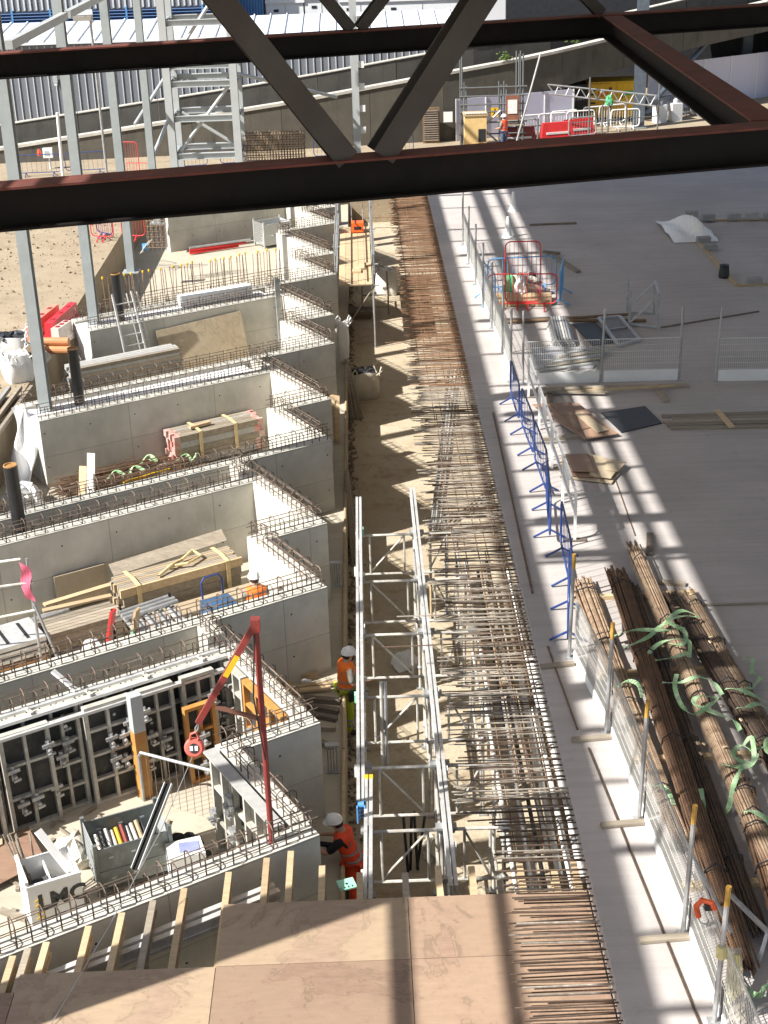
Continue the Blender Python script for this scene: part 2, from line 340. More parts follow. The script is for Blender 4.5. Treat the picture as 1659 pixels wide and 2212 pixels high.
# ---------------------------------------------------------------- sawtooth walls
u2, v2 = V((math.cos(PI/6), .5)), V((.5, -math.cos(PI/6)))
def CY(i): return 46.75-7.57*i
def P(i, a, b): q = V((-.9, CY(i)))+u2*a+v2*b; return q
WT, WB = -.5, -2.3
stg = [G().pipe([(0, -w, -.05), (0, -w, h-.05), (0, -w*.5, h), (0, w*.5, h), (0, w, h-.05), (0, w, -.05)], .011, 4).mesh('stirrup', STIR) for w, h in ((.115, .38), (.105, .27))]
lbar = G().tube((-.5, 0, 0), (.5, 0, 0), .0095, 4).mesh('longitudinal_bar', STIR)
def member(t, name, i, a0, a1, b0, b1, along='u', bars=True, sp=.2, ext=(0, 0)):
    """one straight piece of wall between (a0,b0) and (a1,b1) in the tooth's own axes, with its starter bars"""
    c = P(i, (a0+a1)/2, (b0+b1)/2); L, th = (a1-a0, b1-b0) if along == 'u' else (b1-b0, a1-a0)
    rz = PI/6 if along == 'u' else -PI/3
    me = G().box(-L/2, L/2, -th/2, th/2, 0, WT-WB).mesh(name, CONC)
    inst(name, me, t, T(c.x, c.y, WB, rz))
    if not bars: return
    n = max(2, int(L/sp))
    for k in range(n):
        x = -L/2+.08+(L-.16)*k/(n-1); d = V((math.cos(rz), math.sin(rz)))*x
        inst('stirrup', stg[k % 2], t, T(c.x+d.x+rnd.uniform(-.01, .01), c.y+d.y, WT, rz+rnd.uniform(-.06, .06)))
    for yy, zz in ((-.11, .1), (.11, .1), (-.1, .24), (.1, .24), (.0, .365)):
        d = V((-math.sin(rz), math.cos(rz)))*yy*(th/.35); e = L+rnd.uniform(-.04, .12)
        inst('longitudinal_bar', lbar, t, T(c.x+d.x, c.y+d.y, WT+zz+rnd.uniform(-.008, .008), rz+rnd.uniform(-.004, .004), e))
names = {-3: 'tall far cast concrete wall behind the open bay, half hidden by the near truss', -2: 'far sawtooth concrete return wall beside the scaffold platform', -1: 'sawtooth concrete wall carrying the long row of vertical starter bars',
         0: 'sawtooth concrete wall with the ladder and plywood leaning in its bay', 1: 'sawtooth concrete wall around the red-ended beam bundle', 2: 'sawtooth concrete wall around the bay where a worker stands beside a blue cart', 3: 'nearest sawtooth concrete wall, around the bay full of formwork panels'}
AL = -9.1
for i in (-3, -2, -1, 0, 1, 2, 3):
    q = P(i, -3, 3); t = thing('retaining_wall', names[i], 'wall', (q.x, q.y, WB), group='sawtooth bay walls')
    if i >= 0: member(t, 'long_wall', i, AL, -2.68, .86, 1.21)
    if i >= -2:
        member(t, 'return_wall', i, -2.68, -2.38, .02, 3.69, 'v')
        member(t, 'stub_wall', i, -4.05, -2.38, 3.69, 4.04)
        member(t, 'return_wall', i, -4.05, -3.75, 4.04, 6.206, 'v')
    j = i+1; a0 = AL
    if i == -2: a0 = -2.4
    if i == 3: a0 = -5.2
    if i == -3: a0 = -8
    member(t, 'long_wall', j, a0, 0, -.35, 0)
# insulation between the twin walls
for i, lab in ((0, 'white polystyrene filling in the far twin wall, behind the ladder'), (1, 'long white polystyrene filling in the twin wall beside the black pipe')):
    c = P(i, (AL-2.9)/2, .43); me = G().box(-(-2.9-AL)/2, (-2.9-AL)/2, -.40, .40, 0, 1.73).mesh('polystyrene_filling', POLY)
    o = inst('polystyrene_filling', me, None, T(c.x, c.y, WB, PI/6)); tag(o, lab, 'insulation', 'polystyrene in the joints')
c = P(2, (AL-2.9)/2, .43); o = inst('joint_board', G().box(-3.1, 3.1, -.38, .38, 0, 1.0).mesh('joint_board', BLOCKM), None, T(c.x, c.y, WB, PI/6)); tag(o, 'grey filling deep between the twin walls of the middle bay', 'insulation')
# ---------------------------------------------------------------- starter bars and dowels
dw = G().tube((0, 0, 0), (-1, 0, 0), .0115, 5).mesh('dowel_bar', RUSTD); dw2 = G().tube((0, 0, 0), (-1, 0, 0), .0125, 5).mesh('dowel_bar', PALEBAR)
far = G(); mid = G(); cnt = 0; y = 11.6
while y < 57.5:
    for z in (-.07, -.2):
        L = (rnd.uniform(1.0, 1.2) if y < 16.2 else rnd.uniform(1.2, 1.65) if y < 33 else rnd.uniform(1.3, 1.6))
        if rnd.random() < .12: L *= .75
        if y > 18 and rnd.random() < .012: L *= 1.6
        yy = y+rnd.uniform(-.035, .035)+(.06 if z < -.1 else 0); a = rnd.gauss(0, .018); tl = rnd.gauss(0, .012)
        if cnt < 300:
            o = inst('dowel_bar', dw if rnd.random() < (.85 if y < 16 else .5) else dw2, slab, Matrix.Translation(V((2.61, yy, z))) @ Matrix.Rotation(a, 4, 'Z') @ Matrix.Rotation(tl, 4, 'Y') @ Matrix.Diagonal((L, 1, 1, 1))); cnt += 1
        else: (far if y > 34 else mid).tube((2.61, yy, z), (2.61-L*math.cos(a), yy-L*math.sin(a), z+L*tl), .0125, 4, cap=False)
    y += .14
for k in range(110):
    y_ = rnd.uniform(16.5, 37); x_ = rnd.uniform(1.6, 2.7); L = min(rnd.uniform(.6, 1.6), x_-1.0); a = rnd.gauss(0, .1); z_ = rnd.uniform(-.27, -.02); mid.tube((x_, y_, z_), (x_-L*math.cos(a), y_-L*math.sin(a), z_+rnd.uniform(-.05, .05)), .0115, 4, cap=False)
far.build('far_dowel_bars', RUSTO, slab, kind='stuff'); mid.build('middle_dowel_bars', PALEBAR, slab, kind='stuff')
lb = G()
for x, z, y0, y1 in ((1.55, -.11, 24, 57), (1.75, -.22, 15.6, 57), (1.95, -.11, 17, 57), (2.15, -.22, 15.6, 57), (2.35, -.11, 15.6, 57), (2.5, -.22, 16, 57), (1.35, -.22, 36, 57), (1.65, -.08, 38, 57)):
    yy = y0
    while yy < y1:
        e = min(yy+rnd.uniform(4, 7), y1); lb.tube((x+rnd.uniform(-.03, .03), yy, z), (x+rnd.uniform(-.05, .05), e, z), .011, 4, cap=False); yy = e-.5 if e < y1 else y1
lb.build('distribution_bars', RUSTO, slab, kind='stuff')
# row of tall starter bars with yellow caps in the far bay
sb = thing('starter_bar_row', 'row of tall thin starter bars with yellow caps standing in the far bay', 'rebar', (*P(0, -5, -1.3), -2.3))
bm = G().tube((0, 0, 0), (0, 0, 2.6), .012, 5).mesh('starter_bar', RUST); cm = G().lathe((0, 0, 2.58), ((.02, 0), (.035, .05), (.03, .09)), 6).mesh('yellow_cap', YEL)
for k in range(60):
    a = -7.6+k*.105; q = P(0, a, -1.3+rnd.uniform(-.08, .08)); lean = Matrix.Rotation(rnd.gauss(0, .03), 4, 'Y')
    m_ = Matrix.Translation(V((q.x, q.y, -2.3))) @ lean; b_ = inst('starter_bar', bm, sb, m_)
    if k % 3 == 0: inst('yellow_cap', cm, b_, m_)
for z in (-.9, -.35):
    q0, q1 = P(0, -7.7, -1.27), P(0, -1.2, -1.27); G().tube((*q0, z), (*q1, z), .011, 4).build('distribution_bar', RUST, sb)
# ---------------------------------------------------------------- roof over the camera, building frame
roof = struct('roof', G().box(-8.2, 26, 4.2, 60, 14.12, 14.35), SHEDR)
for z0, z1, nm in ((10.72, 11.4, 'eaves_beam'), (12.7, 13.18, 'eaves_beam'), (13.6, 13.85, 'sheeting_rail'), (9.4, 9.6, 'sheeting_rail')):
    G().box(-8.22, -8.18, -3, 66, z0, z1).build(nm, GREYP, roof)
G().box(-8.22, -8.18, -3, 34.6, 8.05, 8.31).build('sheeting_rail', GREYP, roof); G().box(-7.72, -7.66, 5, 30, 12.73, 12.78).build('sheeting_rail', GREYP, roof)
rf = G().box(-8.1, 30, -.04, .04, 11.29, 11.39).mesh('rafter', GREYP)
for yy in (7.05, 8.5, 10.0, 11.5, 12.8, 15.3, 18.45, 20.15, 20.5, 21.65, 23.0, 24.4, 25.8, 28.3, 31.0, 33.0, 35.6, 38.2, 40.0, 43.5, 45.2, 48.6, 51.0): inst('rafter', rf, roof, T(0, yy+rnd.uniform(-.1, .1), 0, 0, 1, rnd.uniform(.6, 2.2)))
rf2 = G().box(-8.1, 30, -.12, .12, 11.36, 11.6).mesh('rafter', GREYP)
for yy in (18.75, 20.3, 26.3, 33.9, 41.4): inst('rafter', rf2, roof, T(0, yy, 0))
# columns along the open side
cg = [('tall grey steel column at the frame edge, rising from the wall with the plastic sheet', 34.57), ('tall grey steel column rising behind the red plastic barrier', 42.17), ('tall grey steel column beside the black pipe and starter bars', 49.9), ('tall grey steel column just left of the braced steel tower', 57.5)]
cm_ = G().ibeam((0, 0, 0), (0, 0, 11.7), .27, .32, .03, (0, 1, 0)).mesh('shaft', GREYP)
bp = G().box(-.28, .28, -.28, .28, 0, .04).mesh('base_plate', GREYP)
for lab, yy in cg:
    t = thing('steel_column', lab, 'column', (-8.2, yy, -1.0), group='columns of the building frame'); inst('shaft', cm_, t, T(-8.2, yy, -1)); inst('base_plate', bp, t, T(-8.2, yy, -1.0))
for yy in (27.18, 19.61, 4.47, -3.1, -10.7): inst('column', cm_, roof, T(-8.2, yy, -1.0))
G().box(-8.55, -8.05, 10.95, 11.75, -1, 10.7).build('added_shade_block', BLOCKM, roof)  # added unseen block that widens the shadow band across the deck
struct('unseen_shade_deck', G().box(-9.3, 2.57, -7, 10.88, -.34, -.3), PLYD)  # added out of view to keep bounced light out of the void
for y0, y1, lab in ((34.95, 42.15, 'pale grey rail spanning high between the two nearest columns'), (42.55, 49.7, 'pale grey rail spanning high between the middle columns'), (50.1, 57.3, 'pale grey rail spanning high between the far columns')):
    G().box(-8.12, -7.94, y0, y1, 8.17, 8.37).build('sheeting_rail', LGREY, label=lab, cat='rail', group='rails between the columns')
# ---------------------------------------------------------------- trusses in front of the camera
def ang(d): a = math.radians(d); return V((math.cos(a), math.sin(a), 0))
def chord(t, q, d, L0, L1, nm='bottom_chord'):
    p0, p1 = q-d*L0, q+d*L1; n_ = V((-d.y, d.x, 0))*.21; p0 = p0+n_; p1 = p1+n_
    b_ = G().bar(p0-V((0, 0, .24)), p1-V((0, 0, .24)), .03, .40).bar(p0-V((0, 0, .452)), p1-V((0, 0, .452)), .42, .026).build(nm, DARKST, t)
    G().bar(p0-V((0, 0, .012)), p1-V((0, 0, .012)), .42, .026).build('top_flange', REDOX, b_)
dn, df = ang(13.8), ang(16.4)
tn = thing('roof_truss', 'near dark steel truss with a red-topped bottom chord crossing the view', 'truss', (0.2, 16.6, 8.3))
chord(tn, V((-3.82, 15.39, 8.8)), dn, 8, 20)
def diag(t, a, b, w=.26, h=.3, m=DIAGST, nm='diagonal', upv=(0, 0, 1)):
    G().ibeam(a, b, w, h, .028, upv).build(nm, m, t)
ny = V((-dn.y, dn.x, 0)); fy = V((-df.y, df.x, 0))
def ext(a, b, k): a, b = V(a), V(b); return a, a+(b-a)*k
for a, b in (((-.17, 16.5, 8.80), (-1.43, 16.19, 10.55)), ((.23, 16.6, 8.80), (1.38, 16.88, 10.41))):
    a, b = ext(a, b, 1.95); diag(tn, a, b, .27, .33, upv=ny)
tfa = thing('roof_truss', 'far dark steel truss whose bottom chord runs above the shed', 'truss', (0, 30.4, 8.3))
chord(tfa, V((-6.67, 28.23, 8.8)), df, 12, 26)
for a, b in (((-.09, 30.38, 8.82), (-.54, 30.25, 9.4)), ((.08, 30.43, 8.82), (.54, 30.57, 9.34)), ((5.2, 31.95, 8.82), (4.7, 31.8, 9.3))):
    a, b = ext(a, b, 6); diag(tfa, a, b, .22, .22, upv=fy)
t = thing('bracing_beam', 'dark beam with red top flange linking the two trusses on the right', 'beam', (5.3, 25, 8.4))
p0, p1 = V((5.42, 31.75, 8.57)), V((5.08, 18.2, 8.57))
G().bar(p0-V((0, 0, .013)), p1-V((0, 0, .013)), .03, .39).bar(p0-V((0, 0, .205)), p1-V((0, 0, .205)), .42, .026).build('web', DARKST, t)
G().bar(p0+V((0, 0, .2)), p1+V((0, 0, .2)), .40, .026).build('top_flange', REDOX, t)
# ---------------------------------------------------------------- plywood deck over its beams
dk = [(-2.09, .27, 13.68, 14.82), (.28, 2.58, 13.68, 14.82), (-4.46, -2.1, 12.46, 13.67), (-2.09, .27, 12.46, 13.67), (.28, 2.58, 12.46, 13.67), (-6.9, -4.47, 12.14, 13.36), (-4.46, -2.1, 11.24, 12.45), (-2.09, .27, 11.24, 12.45), (.28, 2.58, 11.24, 12.45), (-9.3, -6.92, 12.14, 13.36), (-9.3, -6.92, 13.37, 14.6), (-9.3, -6.2, 10.9, 12.13), (-6.19, -4.47, 10.9, 12.13)]  # the trailing sheets are added out of view to shade the void
lab = ['pale stained deck sheet at the far edge, next to the wall with beams showing', 'reddish deck sheet at the far edge, beside the slab dowels', 'leftmost plywood deck sheet, its left side open to the beams below', 'plywood deck sheet with a tide-mark stain, second row middle', 'reddish-brown deck sheet under the dowels, second row']
for k, (x0, x1, y0, y1) in enumerate(dk):
    if k < 5: G().box(x0, x1, y0, y1, -.321, -.3).build('plywood_sheet', PLYP if k in (0, 2) else PLYD, label=lab[k], cat='plywood', group='deck sheets')
    else: G().box(x0, x1, y0, y1, -.321, -.3).build('plywood_sheet', PLYD, label=['plywood deck sheet under the bottom left corner of the view', 'plywood deck sheet along the bottom edge, left of the middle seam', 'plywood deck sheet along the bottom edge, crossed by the thin beam shadow', 'plywood deck sheet along the bottom edge, under the nearest dowels', 'unseen deck sheet added for shade, left of the view', 'far unseen deck sheet added for shade, left of the view', 'near unseen deck sheet added for shade, left of the view', 'unseen deck sheet added for shade, below the bottom left corner of the view'][k-5], cat='plywood', group='deck sheets')
def h20(g, p0, p1): # timber-flanged formwork beam: two flanges and a web
    g.ibeam(p0, p1, .085, .2, .042)
ends = [(-4.63, 14.03), (-4.47, 14.16), (-4.26, 14.26), (-3.78, 14.53), (-3.39, 14.76), (-3.02, 14.98), (-2.64, 15.2), (-2.08, 15.5), (-1.59, 15.77), (-1.27, 15.9), (-.84, 15.56), (-.34, 15.39), (.26, 15.35), (.7, 15.47), (1.14, 15.43), (1.49, 15.13), (1.78, 15.45), (2.22, 15.28), (2.5, 15.45)]
for k, (x, yy) in enumerate(ends):
    g = G(); h20(g, (x, 11, -.422), (x, yy, -.422))
    g.build('formwork_beam', TIMBG if k in (1, 5, 12, 15) else TIMB, label='timber formwork beam sticking out from under the plywood deck, number %s from the left' % ['one', 'two', 'three', 'four', 'five', 'six', 'seven', 'eight', 'nine', 'ten', 'eleven', 'twelve', 'thirteen', 'fourteen', 'fifteen', 'sixteen', 'seventeen', 'eighteen', 'nineteen'][k], cat='beam', group='beams under the deck')
# twin bearer along the nearest wall below those beams
q0, q1 = P(4, -6.2, .62), P(4, -1.0, .62)
t = thing('twin_bearer', 'pale twin bearer running along the nearest wall under the deck beams', 'beam', (*((q0+q1)/2), -.75))
for s in (-.07, .07):
    d_ = v2*s; g = G(); g.ibeam((q0.x+d_.x, q0.y+d_.y, -.635), (q1.x+d_.x, q1.y+d_.y, -.635), .085, .2, .04); g.build('rail', ALU, t)
for k in range(5):
    q = P(4, -5.5+1.3*k, .62); G().tube((q.x, q.y, -2.3), (q.x, q.y, -.74), .03, 7).build('prop', GALV, t)
# ================================================================ TRENCH
def num(k): return ['first', 'second', 'third', 'fourth', 'fifth', 'sixth', 'seventh', 'eighth', 'ninth', 'tenth', 'eleventh', 'twelfth'][k]
def twin(lab, x0, y0, x1, y1, zt=-.55, gap=.072, ends=None):
    t = thing('twin_beam', lab, 'beam', ((x0+x1)/2, (y0+y1)/2, zt-.16), group='twin aluminium bearers')
    for s in (-1, 1):
        r = G().ibeam((x0+s*gap/2, y0, zt-.08), (x1+s*gap/2, y1, zt-.08), .05, .16, .03).build('rail', ALU, t)
        if ends: G().box(x1+s*gap/2-.029, x1+s*gap/2+.029, y1-.1, y1+.004, zt-.162, zt+.003).build('end_cap', ends, r)
    y = min(y0, y1)+.9
    while y < max(y0, y1)-.4:
        x = x0+(x1-x0)*(y-y0)/(y1-y0); sd = rnd.choice((-1, 1))
        G().box(x+sd*.06-.035, x+sd*.06+.035, y-.06, y+.06, zt-.17, zt-.02).build('clamp', MINT if rnd.random() < .5 else WHITEP, t); y += rnd.uniform(1.6, 2.4)
    return t
twin('left twin aluminium beam beside the standing worker, running along the trench', -.32, 17.3, -.29, 28.33)
twin('short twin aluminium beam with yellow ends, beside the crouching worker', -.25, 14.8, -.20, 17.95, ends=YEL)
twin('right twin aluminium beam running along the middle of the trench', .90, 15.33, .88, 28.74)
t = thing('beam_clamp', 'blue clamp on the end of the left twin beam', 'clamp', (-.32, 17.2, -.8))
G().box(-.385, -.255, 17.16, 17.26, -.56, -.53).box(-.385, -.365, 17.1, 17.3, -.80, -.53).box(-.275, -.255, 17.1, 17.3, -.80, -.53).build('bracket', BLUEL, t)
for k in range(3): G().bar((-.36, 17.12, -.6-.07*k), (-.28, 17.28, -.64-.07*k), .015, .02).build('wedge', BLUEL, t)
# shoring towers: frames of ledgers, uprights and a brace under the twin beams
legm = G().tube((0, 0, -3.17), (0, 0, -.76), .03, 8).mesh('leg', TUBEW); ftm = G().box(-.075, .075, -.075, .075, -3.2, -3.17).mesh('foot_plate', GALV); hdm = G().box(-.09, .09, -.07, .07, -.76, -.712).mesh('head_plate', GALV)
jk = G().lathe((0, 0, 0), ((.035, -2.75), (.05, -2.73), (.05, -2.70), (.035, -2.68)), 8).mesh('jack_nut', GALV)
def tower(lab, x0, x1, ya, yb, flip):
    t = thing('shoring_tower', lab, 'scaffold tower', ((x0+x1)/2, (ya+yb)/2, -3.2), group='shoring towers in the trench')
    for x in (x0, x1):
        for y in (ya, yb):
            l = inst('leg', legm, t, T(x, y, 0)); inst('foot_plate', ftm, l, T(x, y, 0)); inst('head_plate', hdm, l, T(x, y, 0)); inst('jack_nut', jk, l, T(x, y, 0))
    for y in (ya, yb):
        for z in (-.78, -1.67): G().tube((x0+.03, y, z), (x1-.03, y, z), .027, 7).build('ledger', TUBEW, t)
        xa, xb = x0+.2, x1-.2
        for x in (xa, xb): G().tube((x, y, -1.645), (x, y, -.805), .021, 7).build('upright', TUBEW, t)
        a, b = (xa, xb) if flip else (xb, xa)
        G().tube((a, y+.03, -.82), (b, y+.03, -1.63), .019, 6).build('brace', TUBEW, t); flip = not flip
        for x in (x0, x1):
            for z in (-.78, -1.67): G().obox((x, y, z), (.1, .1, .09), .4).build('coupler', GALV, t)
    for x in (x0, x1): G().tube((x, ya, -2.4), (x, yb, -2.4), .024, 6).build('ledger', TUBEW, t); G().tube((x, ya, -1.2), (x, yb, -1.2), .024, 6).build('ledger', TUBEW, t)
tower('far left shoring tower, under the ends of the two long twin beams', -.28, .83, 24.73, 26.83, True)
tower('middle left shoring tower, right of the standing worker', -.28, .83, 20.5, 22.62, False)
tower('near left shoring tower, right of the crouching worker', -.24, .83, 16.86, 18.45, False)
tower('far right shoring tower, half under the dowel bars', .95, 1.72, 24.73, 26.83, True)
tower('middle right shoring tower, half under the dowel bars', .95, 1.72, 20.5, 22.62, True)
tower('near right shoring tower, half under the dowel bars', .95, 1.72, 16.86, 18.45, True)
# further legs seen past the tower ends
for k, (x, y) in enumerate(((1.2, 27.6), (1.55, 27.8))):
    t = thing('prop', ['timber-coloured prop standing past the end of the right twin beam', 'grey prop standing near the far end of the trench rack'][k], 'prop', (x, y, -3.2))
    G().tube((x, y, -3.19), (x, y, -.9), .03, 8).build('tube', TIMB if k == 0 else GALV, t); G().box(x-.07, x+.07, y-.07, y+.07, -3.2, -3.18).build('foot_plate', GALV, t); G().box(x-.07, x+.07, y-.07, y+.07, -.9, -.87).build('head_plate', GALV, t)
# loose tubes leaning in the near towers
for k, x in enumerate((.02, .085)):
    G().tube((x, 19.9, -1.72), (x+.02, 20.06, -.22), .028, 8).build('steel_tube', [TUBEW, MATS['galvanised_steel']][k], label=['left one of two pale tubes standing upright in the middle tower', 'right one of two pale tubes standing upright in the middle tower'][k], cat='tube', group='tubes standing in the tower')
for k, (a, b) in enumerate((((.37, 19.0, -3.2), (.32, 19.25, -2.2)), ((.41, 19.05, -3.2), (.46, 19.3, -2.25)), ((.53, 19.05, -3.2), (.5, 19.3, -2.22)), ((.52, 19.1, -3.2), (.68, 19.3, -2.3)))):
    G().tube(a, b, .024, 8).build('steel_tube', BLACK, label='dark tube leaning in the near tower, %s from the left' % num(k), cat='tube', group='dark tubes leaning together')
# crumpled sheets and bags on the floor
def blob(name, m, c, sx, sy, sz, lab, cat, seed, rough=.35, nu=18, nv=9, **k):
    r = random.Random(seed); ph = [(r.uniform(0, 6), r.randint(2, 6), r.uniform(.3, 1)) for _ in range(6)]
    def fn(u, v):
        a = u*2*PI; e = v*PI/2; q = 1+rough*sum(w*math.sin(n*a+p+3*v*n) for p, n, w in ph)/4
        return (c[0]+sx*q*math.cos(a)*math.cos(e), c[1]+sy*q*math.sin(a)*math.cos(e), c[2]+max(0.004, sz*(math.sin(e)*(1+.25*math.sin(5*a+ph[0][0])*math.cos(e)))))
    return G().sheet(fn, nu, nv).build(name, m, label=lab, cat=cat, **k)
blob('crumpled_sheet', PLAST, (.6, 25.72, -3.2), .26, .32, .22, 'crumpled white plastic sheet on the trench floor inside the towers', 'plastic sheet', 3, .7)
blob('crumpled_bag', BAGM, (.82, 19.5, -3.2), .2, .28, .3, 'crumpled beige sack on the trench floor by the dark tubes', 'sack', 5, .6)
def bulk_bag(lab, x, y, z, s, h, m, rz=0, fill=BLACK, full=True):
    t = thing('bulk_bag', lab, 'bag', (x, y, z), rz, group='bulk bags'); M_ = W[t]
    def fn(u, v):
        a = u*2*PI; c_, s_ = math.cos(a), math.sin(a); k = 1/max(abs(c_), abs(s_))**.75
        b = s*(.92+.16*math.sin(v*PI)+.03*math.sin(7*a+5*v)+.02*math.sin(13*a-4*v)); return M_ @ V((b*k*c_*.5, b*k*s_*.5, h*v*(1+.04*math.sin(3*a))))
    G().sheet(fn, 28, 7).build('sack', m, t, smooth=True)
    g = G(); rr = random.Random(int(x*100))
    for i in range(26):
        g.obox(M_ @ V((rr.uniform(-.36, .36)*s, rr.uniform(-.36, .36)*s, h*(.86+rr.uniform(0, .1)))), (.3*s*rr.uniform(.4, 1), .2*s, .1), rr.uniform(0, 3), rr.uniform(-.5, .5), rr.uniform(-.5, .5))
    g.build('contents', fill, t)
    for cx, cy in ((-.5, -.5), (.5, -.5), (.5, .5), (-.5, .5)):
        p = M_ @ V((cx*s, cy*s, h*.9)); G().pipe([p, p+V((.04*cx, .1*cy, .16)), p+V((.06, .02, .26)), p+V((.12, .03, .16)), p+V((-cx*.24*s, 0, .0))], .022, 5).build('handle', m, t)
    return t
bulk_bag('beige bulk bag of rubbish on the trench floor beside leaning poles', -.12, 42.2, -3.2, .82, .85, BAGM, .2)
bulk_bag('white bulk bag under the scaffold platform, half behind the dowel bars', .9, 53.9, -3.2, .85, .95, BAGW, -.2, BAGW)
t = bulk_bag('white bulk bag hanging against the sawtooth wall corner', -.72, 42.75, -2.1, .34, 1.15, BAGW, .1, BAGW)
blob('waste_sack', BAGM, (-.55, 44.1, -3.2), .22, .3, .35, 'small brown sack slumped against the base slab behind the beige bag', 'sack', 9, .5)
# poles leaning on the edge of the base slab
def lean_poles(lab, pts, m=TIMBG, r=.03):
    xs = [p[0] for p in pts]; t = thing('pole_bundle', lab, 'poles', (pts[0][0][0], pts[0][0][1], -3.2), group='leaning poles')
    for a, b in pts: G().tube(a, b, r*rnd.uniform(.8, 1.15), 7).build('pole', m, t)
lean_poles('bundle of poles fanned out against the base slab by the beige bag', [((-.62+.07*k+.02*(k % 2), 40.2-.1*(k % 3), -3.18), (-.66+.012*k, 41.5+.05*k, -1.95)) for k in range(7)])
lean_poles('bundle of poles leaning against the base slab beyond the left twin beam', [((-.52+.03*k, 30.3+.18*k, -3.18), (-.66+.012*k, 33.1+.05*k, -2.0)) for k in range(7)])
# long edge pole on the base slab
for k, (y0, y1) in enumerate(((14.2, 21.2), (21.25, 28.6), (28.65, 36.4), (36.45, 44))):
    G().tube((-.655, y0, -2.262), (-.655, y1, -2.262), .034, 8).build('edge_pole', TIMB, label='long pale pole on the base slab edge, %s length from the deck' % num(k), cat='pole', group='edge poles')
# rack of long tubes and boards under the dowels
tb = [(1.98, 'tube'), (2.1, 'board'), (2.2, 'tube'), (2.32, 'tube'), (2.42, 'dark'), (2.55, 'tube'), (2.68, 'white'), (2.84, 'white'), (3.0, 'white'), (2.05, 'tube'), (2.5, 'board'), (2.9, 'tube'), (3.15, 'tube'), (2.25, 'dark')]
for k, (x, kd) in enumerate(tb):
    y0 = rnd.uniform(15.8, 18.5) if k < 9 else rnd.uniform(21.5, 23); y1 = y0+rnd.uniform(5.5, 7.5); dz = -2.45+.05*(k % 3); sl = rnd.uniform(-.1, .1)
    g = G()
    if kd == 'board': g.bar((x, y0, dz), (x+sl, y1, dz), .15, .05)
    else: g.tube((x, y0, dz), (x+sl, y1, dz), .055 if kd == 'white' else .035, 9)
    nk = {'tube': 'pale steel tube', 'white': 'thick white pipe', 'board': 'weathered board', 'dark': 'black pipe'}[kd]; rank = sorted(q for q, w_ in tb if w_ == kd).index(x)
    g.build('stored_tube', {'tube': WHITEP, 'white': WHITEP, 'board': TIMBG, 'dark': PIPEB}[kd], label='%s on the rack under the dowels, %s of its kind from the left' % (nk, num(rank)), cat='pipe' if kd != 'board' else 'board', group='long %s pieces under the dowels' % kd)
for k, y in enumerate((16.4, 19.2, 22, 24.8, 27.6)):
    t = thing('trestle', 'trestle under the stored tubes, %s from the deck' % num(k), 'trestle', (2.6, y, -3.2), group='trestles')
    G().tube((1.85, y, -2.54), (3.3, y, -2.54), .03, 6).build('top_rail', GALV, t)
    for x in (1.95, 3.2): G().tube((x, y, -3.2), (x, y, -2.56), .03, 6).build('leg', GALV, t)
t = thing('prop_bundle', 'slanting bundle of thin tubes running up from the trench floor to the dowels', 'tubes', (1.5, 32.3, -3.2))
for k in range(9): G().tube((1.38+.035*k, 31.75+.1*(k % 3), -3.15+.03*(k % 2)), (2.15+.05*k, 36.4+.1*(k % 2), -.42-.03*(k % 3)), .02, 6).build('tube', TUBEW if k % 3 else GALV, t)
# upright steel shoes on the base slab
for k, (x, y) in enumerate(((-.84, 20.62), (-.84, 27.61))):
    t = thing('steel_shoe', ['slotted steel shoe on the base slab, left of the workers', 'slotted steel shoe on the base slab beyond the standing worker'][k], 'bracket', (x, y, -2.3), group='steel shoes')
    for dx in (-.07, -.02, .03, .08): G().box(x+dx-.014, x+dx+.014, y-.03, y+.03, -2.28, -1.77).build('bar', GALV, t)
    G().box(x-.11, x+.12, y-.06, y+.06, -1.77, -1.74).build('top_plate', GALV, t); G().box(x-.11, x+.12, y-.07, y+.07, -2.3, -2.28).build('base_plate', GALV, t)
# timber offcuts on the base slab beside the standing worker
off = [((-1.9, 23.75), (-1.15, 23.78), .12, .11, TIMB), ((-1.65, 23.3), (-.74, 23.42), .1, .06, TIMB), ((-1.55, 23.18), (-.9, 23.25), .1, .05, TIMB), ((-1.75, 23.55), (-1.62, 23.15), .14, .09, TIMB), ((-1.45, 23.55), (-1.28, 23.5), .09, .1, POLY), ((-1.4, 22.95), (-.72, 22.8), .12, .1, TIMBD), ((-1.35, 22.7), (-.75, 22.45), .11, .1, TIMBD), ((-1.25, 22.4), (-.78, 22.2), .1, .09, TIMBD), ((-1.15, 21.95), (-.8, 21.9), .1, .09, TIMBG), ((-1.1, 21.5), (-.85, 21.3), .1, .09, TIMBG)]
ol = ['thick squared timber offcut nearest the concrete wall end', 'long pale offcut pointing at the standing worker', 'thin pale offcut lying beside the long one', 'short pale offcut lying crosswise by the rebar corner', 'white foam offcut among the timber pieces', 'upper dark timber offcut below the pale ones', 'middle dark timber offcut below the pale ones', 'lower dark timber offcut below the pale ones', 'grey offcut wedged against the near wall corner', 'lowest grey offcut against the near wall corner']
for k, (a, b, w, h, m) in enumerate(off):
    z = -2.3+h/2+(.06 if k in (1, 2) else 0); G().bar((*a, z), (*b, z), w, h).build('timber_offcut', m, label=ol[k], cat='timber', group='timber offcuts')
